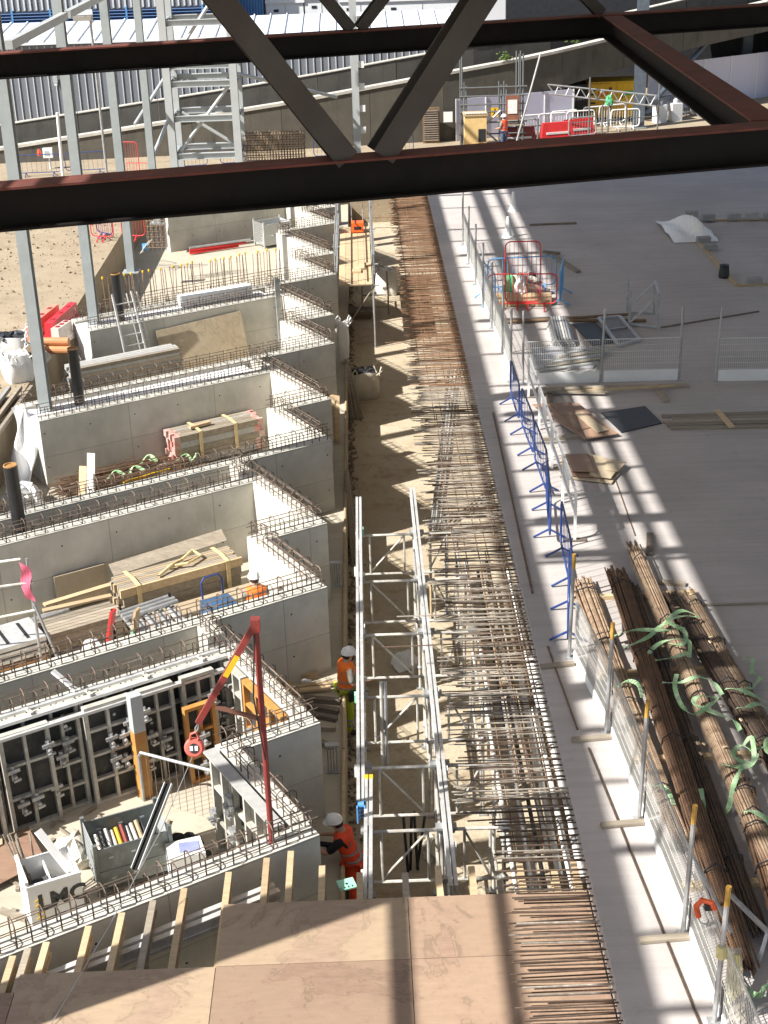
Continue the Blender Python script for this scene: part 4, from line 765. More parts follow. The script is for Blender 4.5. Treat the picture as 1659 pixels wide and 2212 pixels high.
for k in range(3): G().bar((3.93+.03*k, 12.8, .45), (3.74+.07*k, 12.0, .03), .05, .03).build('timber_stake', TIMBG, label='grey stake standing at the near end of the second bundle, %s from the left' % num(k), cat='stake', group='stakes at the bundle end')
rr = random.Random(4)
for k in range(14):
    x, y = rr.uniform(4.3, 5.5), rr.uniform(16.5, 23); G().obox((x, y, .3), (.07, .05, .02), rr.uniform(0, 3), .5, .4).build('wood_chip', TIMB, label='small pale wood scrap lying on the rebar bundles', cat='scrap', group='wood scraps on the bundles')
# ================================================================ BAYS ON THE LEFT
R30 = PI/6
def Q(i, a, b, z): q = P(i, a, b); return V((q.x, q.y, z))
# ---- nearest bay: formwork panels
def form_panel(lab, p, rz, L, H, cols, rows, lean=0, m=PANELG, face=PANELK, clamps=2, group='formwork panels in the nearest bay'):
    t = thing('formwork_shutter', lab, 'formwork', p, rz, group); M_ = W[t] @ Matrix.Rotation(lean, 4, 'X'); X = lambda x, y, z: M_ @ V((x, y, z)); e = .06
    for a, b in (((-L/2+e/2, 0, 0), (-L/2+e/2, 0, H)), ((L/2-e/2, 0, 0), (L/2-e/2, 0, H))): G().bar(X(*a), X(*b), e, .12, M_.to_3x3() @ V((0, 1, 0))).build('side_rail', m, t)
    for z in (e/2, H-e/2): G().bar(X(-L/2+e, 0, z), X(L/2-e, 0, z), .12, e, M_.to_3x3() @ V((0, 0, 1))).build('end_rail', m, t)
    for k in range(1, cols): x = -L/2+L*k/cols; G().bar(X(x, 0, e), X(x, 0, H-e), .05, .1, M_.to_3x3() @ V((0, 1, 0))).build('rib', m, t)
    for k in range(1, rows):
        z = H*k/rows
        for c in range(cols): x0 = -L/2+L*c/cols+.03; x1 = -L/2+L*(c+1)/cols-.03; G().bar(X(x0, 0, z), X(x1, 0, z), .09, .045, M_.to_3x3() @ V((0, 0, 1))).build('rib', m, t)
    G().hexa([X(x, y, z) for z in (.03, H-.03) for x, y in ((-L/2+.03, .045), (L/2-.03, .045), (L/2-.03, .06), (-L/2+.03, .06))]).build('facing', face, t)
    for k in range(clamps+1):
        x, z = L*(rnd.random()-.5), H*(.2+.7*((k*.37+rnd.random()*.3) % 1)); c = G()
        c.bar(X(x, -.1, z-.13), X(x, -.1, z+.13), .06, .06).bar(X(x-.1, -.13, z+.04), X(x+.1, -.13, z+.06), .05, .06).tube(X(x, -.09, z-.03), X(x, -.22, z-.03), .03, 6).bar(X(x-.03, -.16, z-.12), X(x+.09, -.16, z-.1), .04, .04).build('clamp', GALV, t)
    return t
pos = [-9.6, -8.2, -6.8, -5.4, -4.0]
for k, a in enumerate(pos):
    form_panel('tall grey formwork panel fixed along the wall face, %s from the return wall' % num(4-k), Q(3, a+.7 if k < 4 else -3.4, 1.30, -2.3), R30, 1.38 if k < 4 else 1.2, 1.86, 3, 3, clamps=2, m=PANELG)
form_panel('loose formwork panel leaning at the left edge, two columns wide', Q(3, -6.4, 1.62, -2.3), R30, .82, 1.78, 2, 3, -.06, clamps=3)
form_panel('loose formwork panel leaning left of the orange corner post', Q(3, -5.0, 1.62, -2.3), R30, .8, 1.82, 2, 4, -.05, clamps=4)
form_panel('loose formwork panel leaning right of the orange corner post', Q(3, -4.15, 1.62, -2.3), R30, .62, 1.82, 2, 4, -.05, clamps=3)
form_panel('narrow loose formwork panel close to the return wall', Q(3, -3.4, 1.66, -2.3), R30, .6, 1.84, 2, 4, -.05, clamps=2)
form_panel('orange-framed formwork panel in the corner of the nearest bay', Q(3, -3.55, 1.95, -2.3), R30, .55, 1.45, 2, 3, -.03, ORANGEP, clamps=1)
form_panel('yellow-ribbed formwork panel on the return wall of the nearest bay', Q(3, -2.78, 2.85, -2.3), R30-PI/2, 1.4, 1.8, 3, 4, 0, ORANGEP, clamps=1)
form_panel('grey formwork panel on the return wall, behind the yellow-ribbed one', Q(3, -2.78, 1.75, -2.3), R30-PI/2, .7, 1.8, 2, 4, 0, clamps=1)
form_panel('long pale formwork panel on the near return wall, its ribs facing the bay', Q(3, -4.17, 5.0, -2.3), R30-PI/2, 2.3, 1.83, 6, 3, 0, PANELG, PANELK, clamps=12)
G().bar(Q(3, -4.22, 3.85, -.44), Q(3, -4.22, 6.15, -.44), .2, .03).build('top_plank', BLOCKM, label='grey plank lying on top of the long pale formwork panel', cat='plank')
t = thing('corner_post', 'corner formwork post, grey above and orange below, between the loose panels', 'formwork post', Q(3, -4.62, 1.85, -2.3), R30)
q = W[t]
for z0, z1, nm, m in ((.0, 1.3, 'orange_lower_part', ORANGEP), (1.3, 1.98, 'grey_upper_part', LGREY)): G().hexa([q @ V((x, y, z)) for z in (z0, z1) for x, y in ((-.1, -.1), (.1, -.1), (.1, .1), (-.1, .1))]).build(nm, m, t)
# top boards and waling over the first row
for k, (a0, a1, b, z) in enumerate(((-10, -2.75, 1.4, -.42), (-7.2, -2.8, 1.18, -.4), (-9.5, -2.9, 1.58, -.56)  )): G().bar(Q(3, a0, b, z), Q(3, a1, b, z), .1, .05).build('waling', ALU, label=['long pale waling along the top of the formwork panels', 'second pale waling just behind the first, on the wall edge', 'third pale waling, in front of the first and lower'][k], cat='waling', group='walings over the panels')
for k in range(6):
    c = Q(3, -8.2+1.0*k, 1.28, -.36); G().bar(c, c+V((.09, -.12, .0)), .05, .04).lathe(c, ((.02, -.02), (.05, .0), (.05, .03), (.02, .05)), 4).build('tie_plate', PANELG, label='small tie plate on top of the formwork, %s from the left' % num(k), cat='tie plate', group='tie plates on the waling')
G().bar(Q(3, -5.6, .85, -.05), Q(3, -5.35, 1.15, -.35), .09, .04).build('spacer_block', WHITEP, label='pale stick lying across the twin wall rebar', cat='block')
# ---- nearest bay: stillage, skip, waste
def stillage(lab, c, rz, L, Wd, H, m, mesh_m, fill, inner=None, group='stillages'):
    t = thing('stillage', lab, 'stillage', c, rz, group); M_ = W[t]; X = lambda x, y, z: M_ @ V((x, y, z))
    def pan(nm, x0, x1, y0, y1, z0, z1, mm): G().hexa([X(x, y, z) for z in (z0, z1) for x, y in ((x0, y0), (x1, y0), (x1, y1), (x0, y1))]).build(nm, mm, t)
    for sx in (-1, 1):
        for sy in (-1, 1): pan('post', sx*L/2-.03, sx*L/2+.03, sy*Wd/2-.03, sy*Wd/2+.03, 0, H+.08, m)
    pan('floor', -L/2+.04, L/2-.04, -Wd/2+.04, Wd/2-.04, .1, .13, m)
    for sy in (-1, 1):
        for z0, z1 in ((.12, H*.5), (H*.52, H*.98)): pan('side_panel', -L/2+.035, L/2-.035, sy*Wd/2-.012, sy*Wd/2+.012, z0, z1, m)
        for k in range(3):
            for z in (.3*H, .75*H): pan('slot', -L*.3+L*.3*k-.035, -L*.3+L*.3*k+.035, sy*Wd/2-.017, sy*Wd/2+.017, z, z+.03, LGREY)
    pan('side_panel', L/2-.012, L/2+.012, -Wd/2+.035, Wd/2-.035, .12, H*.98, LGREY)
    g = G(); n = 12
    for k in range(n+1): y = -Wd/2+.03+(Wd-.06)*k/n; g.bar(X(-L/2, y, .12), X(-L/2, y, H), .01, .01)
    for k in range(n+1): z = .12+(H-.12)*k/n; g.bar(X(-L/2, -Wd/2+.03, z), X(-L/2, Wd/2-.03, z), .01, .01)
    g.build('end_mesh', mesh_m, t, kind='stuff'); return t, X
t, X = stillage('grey steel stillage full of props in the nearest bay', Q(3, -5.58, 3.58, -2.3), R30-.12, 1.15, .78, .85, STILL, LGREY, None)
pc = [TUBEW, BLACK, GALV, WHITEP, YEL, REDD, GALV, TUBEW, TIMB, BLACK]
for k in range(10): G().tube(X(-.4+.085*k, -.28, .2), X(-.42+.08*k, .3, .62+.03*(k % 3)), .032, 8).build('steel_prop', pc[k], label='prop lying in the grey stillage, %s from the mesh end' % num(k), cat='prop', group='props in the stillage')
t = thing('steel_channel', 'long dark steel channel leaning out of the grey stillage', 'channel', (-3.5, 18, -1.4)); a_, b_ = V((-3.72, 17.45, -1.75)), V((-3.28, 18.55, -1.0))
G().bar(a_, b_, .13, .012).build('web', DARKST, t); d_ = G().frame(a_, b_)
for s in (-1, 1): G().bar(a_+d_[1]*.06*s+d_[2]*.03, b_+d_[1]*.06*s+d_[2]*.03, .012, .06).build('flange', LGREY, t)
t = thing('waste_skip', 'small white skip lettered LMC, full of waste, at the left of the nearest bay', 'skip', (-4.93, 17.15, -2.3), .42); M_ = W[t]; X = lambda x, y, z: M_ @ V((x, y, z))
for nm, (x0, x1, y0, y1, z0, z1) in (('front_panel', (-.37, .37, -.36, -.34, 0, .9)), ('back_panel', (-.37, .37, .34, .36, 0, .9)), ('side_panel', (-.39, -.37, -.36, .36, 0, .98)), ('side_panel', (.37, .39, -.36, .36, 0, .9)), ('divider', (-.02, 0, -.33, .33, .1, .8)), ('floor', (-.36, .36, -.33, .33, .02, .05))): G().hexa([X(x, y, z) for z in (z0, z1) for x, y in ((x0, y0), (x1, y0), (x1, y1), (x0, y1))]).build(nm, WHITEP, t)
for z in (.9,): G().bar(X(-.4, -.35, z), X(.4, -.35, z), .05, .05).bar(X(-.38, -.36, z+.08), X(-.38, .36, z+.08), .05, .05).build('rim', WHITEP, t)
text_mesh('lettering', 'LMC', .36, BLACK, t, M_ @ Matrix.Translation(V((.09, -.364, .58))) @ Matrix.Rotation(PI/2, 4, 'X'), bold=.014)
blob('skip_dark_fill', BLACK, X(0, 0, .06), .3, .28, .6, 'black heap added to darken the inside of the white skip', 'waste', 33, .3)  # black fill imitates the shaded inside of the skip
text_mesh('lettering', 'C', .34, REFL, t, M_ @ Matrix.Translation(V((-.394, 0, .55))) @ Matrix.Rotation(-PI/2, 4, 'Z') @ Matrix.Rotation(PI/2, 4, 'X'))
for k in range(4):
    z = .32+.085*k+(.05 if k > 1 else 0); G().bar(X(-.3, -.364, z), X(-.24, -.364, z+.035), .006, .03).bar(X(-.24, -.364, z+.035), X(-.18, -.364, z), .006, .03).build('chevron', YEL, t)
for k in range(7): a = rnd.uniform(-.3, .0); G().tube(X(a, .2, .3), X(a-.25+.05*k, .45+.05*k, 1.35-.05*k), .013, 5).build('waste_stick', TIMBG, label='thin stick standing out of the white skip, %s from the left' % num(k), cat='stick', group='sticks in the skip')
G().bar(X(.0, .45, 1.25), X(.3, -.05, .75), .13, .02).build('waste_board', WHITEP, label='pale board sticking up behind the white skip', cat='board')
g = G()
for k in range(10): g.pipe([X(-.28+.028*k, -.25, .62), X(-.26+.03*k, -.05, .78), X(-.24+.03*k, .12, .62)], .016, 5)
g.build('hose_coil', BLACK, label='dark coiled hose lying in the white skip', cat='hose')
blob('plastic_wrap', CLEARP, Q(3, -6.2, 2.85, -2.3), .33, .4, .42, 'heap of clear plastic wrap between the white skip and the stillage', 'plastic sheet', 31, .5)
sheet_poly([tuple(Q(3, a, b, 0)[:2]) for a, b in ((-7.9, 1.9), (-6.6, 1.75), (-6.65, 2.75), (-7.9, 3.0))], -2.2, PLYB, 'brown plywood sheet lying at the left edge of the nearest bay')
sheet_poly([tuple(Q(3, a, b, 0)[:2]) for a, b in ((-8.4, 1.9), (-7.0, 1.65), (-7.1, 2.0), (-8.4, 2.35))], -2.17, PLYG, 'pale plywood strip on the brown sheet at the left edge')
t = thing('cement_box', 'white box covered with printed paper behind the nearest rebar wall', 'box', (-3.02, 17.85, -2.3), .3); X = lambda x, y, z: W[t] @ V((x, y, z))
G().hexa([X(x, y, z) for z in (0, .62) for x, y in ((-.27, -.22), (.27, -.22), (.27, .22), (-.27, .22))]).build('carton', PAPER, t); G().hexa([X(x, y, z) for z in (.625, .632) for x, y in ((-.1, -.1), (.2, -.14), (.22, .1), (-.08, .14))]).build('label_sheet', mat('blue_print', (.25, .28, .5), .6), t)
blob('black_bags', BLACK, (-3.1, 18.35, -2.3), .35, .2, .5, 'black rubbish bags behind the paper-covered box', 'bags', 41, .5)
t = thing('handrail', 'grey bent tube handrail standing in the nearest bay', 'handrail', (-3.2, 19.5, -2.3))
G().pipe([(-3.98, 19.98, -2.3), (-3.98, 19.98, -1.42), (-3.93, 19.95, -1.33), (-2.55, 19.2, -1.28), (-2.42, 19.12, -1.36), (-2.4, 19.1, -2.3)], .03, 8).build('rail', GALV, t)
g = G()
for k in range(11): x, y = -3.85+.13*k, 19.91-.071*k; g.tube((x, y, -2.25), (x, y, -1.34), .005, 4, cap=False)
g.build('infill_wires', RUST, t, kind='stuff')
# ---- davit with fall arrester
t = thing('davit', 'red davit post with slanting arm standing on the nearest wall', 'davit', (-1.56, 16.34, -.5)); px_, py_ = -1.56, 16.34
G().tube((px_, py_, -.5), (px_, py_, 2.9), .042, 10).build('post', REDD, t); G().bar((px_, py_+.01, 2.95), (-2.42, py_, 1.48), .07, .08).build('arm', REDD, t)
G().bar((px_, py_, 1.5), (-2.17, py_, 1.72), .04, .05).build('strut', mat('brown_steel', (.22, .10, .07), .6, .2), t); G().box(px_-.06, px_+.06, py_-.06, py_+.06, 2.84, 3.02).build('head', REDD, t)
G().bar((-1.82, py_-.045, 2.5), (-2.0, py_-.045, 2.2), .012, .07).build('yellow_sticker', YEL, t); G().pipe([(px_-.02, py_-.06, 2.8), (px_-.09, py_-.08, 1.9), (px_+.0, py_-.06, .9)], .012, 5).build('cable', BLACK, t)
t = thing('fall_arrester', 'round red fall arrester block hanging from the davit arm', 'fall arrester', (-2.5, 16.34, .95))
G().lathe((0, 0, 0), ((.02, -.055), (.11, -.05), (.135, -.02), (.135, .02), (.11, .05), (.02, .055)), 18); 
g = G().lathe((0, 0, 0), ((.02, -.055), (.11, -.05), (.135, -.02), (.135, .02), (.11, .05), (.02, .055)), 18); g.v = [V((-2.5, 16.34, 1.1))+Matrix.Rotation(PI/2-.3, 3, 'X') @ p for p in g.v]; g.build('housing', mat('arrester_red', (.62, .13, .10), .45), t, smooth=False)
g = G().lathe((0, 0, .056), ((.02, 0), (.07, 0), (.07, .004), (.02, .004)), 14); g.v = [V((-2.5, 16.34, 1.1))+Matrix.Rotation(PI/2-.3, 3, 'X') @ p for p in g.v]; g.build('badge', BLACK, t)
g = G().box(-.055, -.012, -.03, .035, .061, .064).box(.012, .055, -.03, .035, .061, .064); g.v = [V((-2.5, 16.34, 1.1))+Matrix.Rotation(PI/2-.3, 3, 'X') @ p for p in g.v]; g.build('print', WHITEP, t)
G().pipe([(-2.55, 16.34, 1.2), (-2.53, 16.34, 1.31), (-2.46, 16.34, 1.34), (-2.43, 16.34, 1.25), (-2.46, 16.34, 1.19)], .018, 6).build('grip', mat('arrester_red', (0, 0, 0)), t)
G().pipe([(-2.46, 16.34, 1.33), (-2.42, 16.33, 1.4), (-2.41, 16.34, 1.49), (-2.46, 16.35, 1.4), (-2.47, 16.34, 1.33)], .012, 6).build('hook', GALV, t)
G().pipe([(-2.53, 16.33, .97), (-2.9, 15.4, .45), (-3.4, 14.1, .05), (-3.95, 12.7, -.29)], .006, 4).build('lifeline', GALV, label='thin steel lifeline running down from the red fall arrester', cat='cable')
# ---- second bay: beam bundle, boards, cart
def stack(lab, i, a0, a1, b0, b1, z0, rows, cols, h, m, cat='timber', group=None, alt=None, gap=.012, jit=.06, ends=None, nm='beam'):
    t = thing(nm+'_stack', lab, cat, Q(i, (a0+a1)/2, (b0+b1)/2, z0), group=group); wd = (b1-b0)/cols
    for r_ in range(rows):
        for k in range(cols):
            j0, j1 = rnd.uniform(-jit, jit), rnd.uniform(-jit, jit); b = b0+wd*(k+.5); z = z0+h*(r_+.5); mm = alt if alt and rnd.random() < .35 else m
            o = G().bar(Q(i, a0+j0, b, z), Q(i, a1+j1, b, z), wd-gap, h-gap*.6).build(nm, mm, t)
            if ends:
                for a, s in ((a0+j0, -1), (a1+j1, 1)): G().bar(Q(i, a+s*.002, b, z), Q(i, a-s*.16, b, z), wd-gap+.005, h-gap*.6+.005).build('painted_end', ends, o)
    return t
def over(i, lab, a, b0, b1, z0, z1, m=STRAPY, w=.045):
    e = .02; G().ribbon([Q(i, a, b0-e, z0), Q(i, a, b0-e, z1+e), Q(i, a+.02, (b0+b1)/2, z1+e+.01), Q(i, a, b1+e, z1+e), Q(i, a, b1+e, z0)], V((u2.x, u2.y, 0))*w, .008).build('strap', m, label=lab, cat='strap', group='straps on the bundles')
stack('strapped bundle of long formwork beams, middle bay', 2, -6.45, -3.8, 2.0, 2.72, -2.2, 4, 9, .19, TIMBG, 'beam bundle', alt=TIMB, nm='formwork_beam')
over(2, 'tan strap round the left end of the middle bay bundle', -6.1, 1.98, 2.74, -2.1, -1.43); over(2, 'tan strap round the right end of the middle bay bundle', -4.1, 1.98, 2.74, -2.1, -1.43)
G().pipe([Q(2, -5.6, 2.6, -1.4), Q(2, -5.2, 2.4, -1.33), Q(2, -4.9, 2.2, -1.38), Q(2, -4.6, 2.1, -1.28), Q(2, -4.5, 2.3, -1.36), Q(2, -4.9, 2.5, -1.34), Q(2, -5.3, 2.35, -1.38)], .035, 6).build('strap_heap', STRAPY, label='tan strap lying loosely on top of the middle bay bundle', cat='strap')
G().bar(Q(2, -6.3, 1.75, -1.42), Q(2, -3.7, 1.75, -1.3), .3, .02, (v2.x*.6, v2.y*.6, .8)).build('angled_board', TIMBG, label='wide board tilted along the back of the middle bay bundle', cat='board')
stack('low stack of plywood sheets in front of the middle bay bundle', 2, -6.1, -3.65, 2.95, 3.55, -2.3, 8, 1, .045, PLYG, 'plywood stack', jit=.1, nm='plywood_sheet')
G().bar(Q(2, -7.4, 1.3, -1.85), Q(2, -6.3, 1.3, -1.85), .04, .8).build('leaning_board', PLYG, label='board leaning on the wall left of the middle bay bundle', cat='board')
G().tube(Q(2, -8.15, 1.75, -2.1), Q(2, -7.3, 1.65, -2.1), .1, 10).build('duct', GALV, label='grey duct pipe lying by the wall in the middle bay', cat='pipe')
stack('stack of grey planks in the middle bay, left of the bundle', 2, -8.2, -6.65, 2.5, 3.2, -2.3, 6, 6, .1, TIMBG, 'plank stack', alt=BLOCKM, nm='plank')
for k, (a0, b0, a1, b1, z) in enumerate(((-7.9, 2.1, -6.2, 2.0, -1.6), (-8.0, 2.3, -6.6, 2.45, -1.62), (-6.7, 3.3, -5.9, 3.25, -2.2))): G().bar(Q(2, a0, b0, z), Q(2, a1, b1, z), .14, .04).build('plank', TIMB, label=['pale plank bridging towards the bundle in the middle bay', 'pale plank lying on the grey plank stack', 'short pale plank on the floor by the plywood stack'][k], cat='plank', group='loose planks in the middle bay')
t = thing('platform_stack', 'stack of patterned aluminium scaffold platforms at the left edge', 'platforms', Q(2, -8.9, 3.1, -2.3), R30)
for k in range(6): G().obox(Q(2, -8.9, 3.05, -2.22+.13*k), (1.1, .95, .09), R30+.02*(k % 2)).build('platform', ALU if k != 2 else mat('rust_edge', (.5, .25, .1), .6), t)
for k in range(2): G().obox(Q(2, -9.05+.4*k, 3.05, -1.515), (.06, .7, .006), R30).build('black_marking', BLACK, t)
t = thing('stair_guard', 'pale tube guard rail with pink fabric at the left edge', 'guard rail', (-6.6, 24.4, -2.3))
for a, b in (((-8, 24.0, .16), (-6.54, 24.05, .3)), ((-8, 23.9, -.3), (-6.36, 24.0, -.16)), ((-8, 23.8, -.95), (-6.4, 24.0, -.75))): G().tube(a, b, .027, 8).build('rail', TUBEW, t)
G().tube((-6.42, 24.03, .32), (-6.42, 24.0, -2.3), .027, 8).tube((-6.4, 24.0, -.6), (-6.0, 23.8, -1.9), .027, 8).build('post', GALV, t)
G().sheet(lambda u, v: (-6.56+.17*u+.03*math.sin(8*v), 23.97-.02*math.sin(9*v+3*u), .28-.75*v-.1*u), 4, 10).build('pink_fabric', PINK, t)
t = thing('tube_rack', 'steel rack of short grey tubes in the middle bay, green plates at its end', 'rack', Q(2, -6.5, 4.4, -2.3), R30); q = W[t]
for sx in (-.6, .6):
    for sy in (-.5, .5): G().bar(q @ V((sx, sy, 0)), q @ V((sx, sy, 1.15)), .05, .05).build('post', DARKST if sy > 0 else MINT if sx < 0 else GALV, t)
for sy in (-.5, .5):
    for z in (.3, .9): G().bar(q @ V((-.6, sy, z)), q @ V((.6, sy, z)), .05, .05).build('rail', WHITEP, t)
for k in range(9): G().tube(q @ V((-.45+.12*k, -.55, .95+.04*(k % 2))), q @ V((-.4+.12*k, .5, .95+.04*(k % 2))), .045, 8).build('tube', GALV, t)
for k in range(3): G().tube(q @ V((-.5, .15+.14*k, 1.07)), q @ V((.65, .25+.14*k, 1.07)), .045, 8).build('tube', GALV, t)
t = thing('tool_cart', 'blue tool cart with bent handle beside the worker in the middle bay', 'cart', (-3.05, 24.85, -2.3), R30); q = W[t]
G().hexa([q @ V((x, y, z)) for z in (.75, 1.15) for x, y in ((-.3, -.25), (.3, -.25), (.3, .25), (-.3, .25))]).build('tub', mat('cart_blue', (.04, .10, .2), .6), t); G().pipe([q @ V(p) for p in ((-.22, .25, .8), (-.22, .27, 1.5), (-.15, .27, 1.6), (.15, .27, 1.6), (.22, .27, 1.5), (.22, .25, .8))], .02, 7).build('handle', BLUEP, t)
for x in (-.25, .25): G().tube(q @ V((x-.03, 0, .2)), q @ V((x+.03, 0, .2)), .2, 12).build('wheel', BLACK, t); G().bar(q @ V((x, 0, .2)), q @ V((x, 0, .75)), .03, .03).build('strut', BLUEP, t)
for k, (a, b, m, l) in enumerate(((-7.6, 4.4, REDP, 'red-painted timber wedge sticking up behind the rebar of the middle bay'), (-7.2, 4.6, TIMB, 'pale timber wedge sticking up behind the rebar of the middle bay'), (-8.3, 4.6, TIMB, 'pale timber baulk lying behind the rebar at the left edge'))):
    G().bar(Q(2, a, b, -2.3), Q(2, a+.25, b+.3, -.75 if k < 2 else -2.2), .18, .05).build('timber_wedge', m, label=l, cat='timber')
for k, a in enumerate((-7.95, -5.0)): blob('plastic_bag', PLAST, Q(2, a, 5.1, -2.3), .3, .25, 1.3 if k == 0 else .9, ['white plastic bag behind the rebar at the left of the middle bay', 'white plastic bag on the floor behind the middle bay rebar'][k], 'bag', 50+k, .4)
# ---- third bay: red-ended bundle, rods
stack('bundle of grey beams with red painted ends, bay behind the middle one', 1, -5.85, -3.4, 1.3, 2.05, -2.25, 5, 8, .17, TIMBG, 'beam bundle', alt=BLOCKM, ends=mat('faded_red', (.48, .14, .11), .7, 0, .4, 8, (.5, .45, .4)), nm='formwork_beam', jit=.08)
over(1, 'tan strap round the left of the red-ended bundle', -5.2, 1.28, 2.07, -2.1, -1.38); over(1, 'tan strap round the right of the red-ended bundle', -4.2, 1.28, 2.07, -2.1, -1.38)
G().bar(Q(1, -5.35, 1.75, -1.33), Q(1, -4.75, 1.7, -1.33), .11, .07).build('timber_baulk', TIMB, label='short pale baulk lying on the red-ended bundle', cat='timber')
t = thing('rod_pile', 'loose pile of rusty rods on the floor behind the rebar wall', 'rods', Q(1, -7.6, 2.2, -2.3)); g = G()
for k in range(120): b = rnd.uniform(1.5, 3.6); a = rnd.uniform(-9.3, -8.2); d = rnd.gauss(0, .25); g.tube(Q(1, a, b, -2.28+rnd.uniform(0, .42)), Q(1, a+rnd.uniform(2, 3.6), b+d, -2.28+rnd.uniform(0, .42)), .014, 5)
g.build('rods', RUSTO, t, kind='stuff')
G().bar(Q(1, -7.6, 2.6, -2.02), Q(1, -6.3, 2.45, -2.02), .12, .06).build('yellow_bar', YEL, label='bright yellow bar lying on the rusty rods', cat='bar')
for k, (a, b) in enumerate(((-8.9, 3.1), (-8.6, 2.9))): G().bar(Q(1, a, b, -2.3), Q(1, a+.25, b-.25, -1.25+.2*k), .2, .03).build('timber_wedge', WHITEP if k else TIMB, label=['pale wedge board standing among the rusty rods', 'white wedge board standing among the rusty rods'][k], cat='board')
for k, pts in enumerate((((-7.9, 2.3), (-7.6, 2.1), (-7.4, 2.35), (-7.1, 2.1), (-6.9, 2.3)), ((-6.8, 1.8), (-6.5, 1.6), (-6.4, 1.85), (-6.6, 1.95)), ((-6.0, 2.2), (-5.7, 2.1), (-5.6, 2.3), (-5.4, 2.2)))): strap(['green sling tangled on the rusty rods, left', 'green sling tangled on the rusty rods, middle', 'green sling beside the red-ended bundle'][k], [Q(1, a, b, -1.98+.1*(n_ % 2)) for n_, (a, b) in enumerate(pts)], STRAPG, .05, 'green slings in the bays')
# ---- ladder bay
stack('long stack of grey planks at the left of the ladder bay', 0, -10.3, -6.9, 2.1, 2.75, -1.85, 8, 4, .1, TIMBG, 'plank stack', alt=BLOCKM, nm='plank')
for k, a in enumerate((-9.3, -7.6)): G().obox(Q(0, a, 2.42, -2.08), (.12, .8, .44), R30).build('bearer', TIMBD, label=['left bearer under the long plank stack', 'right bearer under the long plank stack'][k], cat='timber')
g = G(); pts = [Q(0, -7.05, 1.75, -2.28), Q(0, -4.2, 1.75, -2.28), Q(0, -4.2, 1.27, -.72), Q(0, -7.05, 1.27, -.85)]
g.hexa([p for p in pts]+[p+V((v2.x, v2.y, .1))*.02 for p in pts]).build('plywood_sheet', PLYG, label='brown plywood sheet leaning on the wall beside the ladder', cat='plywood')
t = thing('ladder', 'aluminium ladder leaning on the wall next to the black pipe', 'ladder', Q(0, -7.9, 1.9, -2.3)); lb_ = [Q(0, -8.15, 1.75, -2.3), Q(0, -7.45, 1.75, -2.3)]; lt_ = [Q(0, -8.3, 1.27, .5), Q(0, -7.7, 1.27, .5)]
for k in (0, 1): G().bar(lb_[k], lt_[k], .06, .04).build('stile', ALU, t)
for k in range(1, 9): f_ = k/9; G().tube(lb_[0].lerp(lt_[0], f_), lb_[1].lerp(lt_[1], f_), .018, 6).build('rung', ALU, t)
t = thing('ladder', 'narrow aluminium ladder section hooked beside the wider one', 'ladder', Q(0, -7.4, 1.5, -1.4)); a_, b_ = Q(0, -7.65, 1.4, -1.3), Q(0, -7.85, 1.25, .45); du = V((u2.x, u2.y, 0))*.32
for k in (0, 1): G().bar(a_+du*k, b_+du*k, .045, .03).build('stile', ALU, t)
for k in range(1, 6): G().tube(a_.lerp(b_, k/6), a_.lerp(b_, k/6)+du, .015, 6).build('rung', ALU, t)
for k in range(5): G().bar(Q(0, -6.9, 4.9+.2*k, -1.5+.02*k), Q(0, -3.95, 4.8+.18*k, -1.45+.02*k), .17, .05).build('plank', [TIMBG, TIMB, TIMBG, MINT, TIMB][k], label='long board behind the rebar in the ladder bay, %s from the back' % num(k), cat='plank', group='boards in the ladder bay')
for k, a in enumerate((-6.5, -4.3)): G().obox(Q(0, a, 5.3, -1.92), (.3, .9, .76), R30).build('board_support', TIMBD, label=['left block under the boards of the ladder bay', 'right block under the boards of the ladder bay'][k], cat='timber')
for k in range(6): G().tube(Q(0, -2.80-.05*k, 1.4+.03*k, -2.3), Q(0, -2.78-.03*k, 1.24, .05+.06*(k % 3)), .018, 6).build('steel_rod', GALV, label='grey rod standing in the corner of the ladder bay, %s' % num(k), cat='rod', group='rods standing in the corner')
G().obox(Q(0, -4.6, .35, -.35), (2.4, .35, .32), R30).build('polystyrene_block', POLY, label='big white polystyrene block lying on the far twin wall', cat='insulation')
# black pipes standing in the joints
for k, (x, y) in enumerate(((-7.41, 34.99), (-7.42, 42.3), (-7.31, 27.2))):
    t = thing('standing_pipe', ['black standpipe beside the nearest grey column', 'black standpipe behind the ladder', 'black standpipe at the left edge over the rods'][k], 'pipe', (x, y, -1.0), group='black standpipes')
    G().pipe([(x, y, -1), (x-.02, y, .92)], .14, 16).build('tube', PIPEB, t, smooth=True); G().lathe((x-.02, y, .9), ((.141, 0), (.141, .025), (.115, .025), (.115, -.3)), 16).build('rim', mat('pipe_rim', (.4, .22, .08), .6), t)
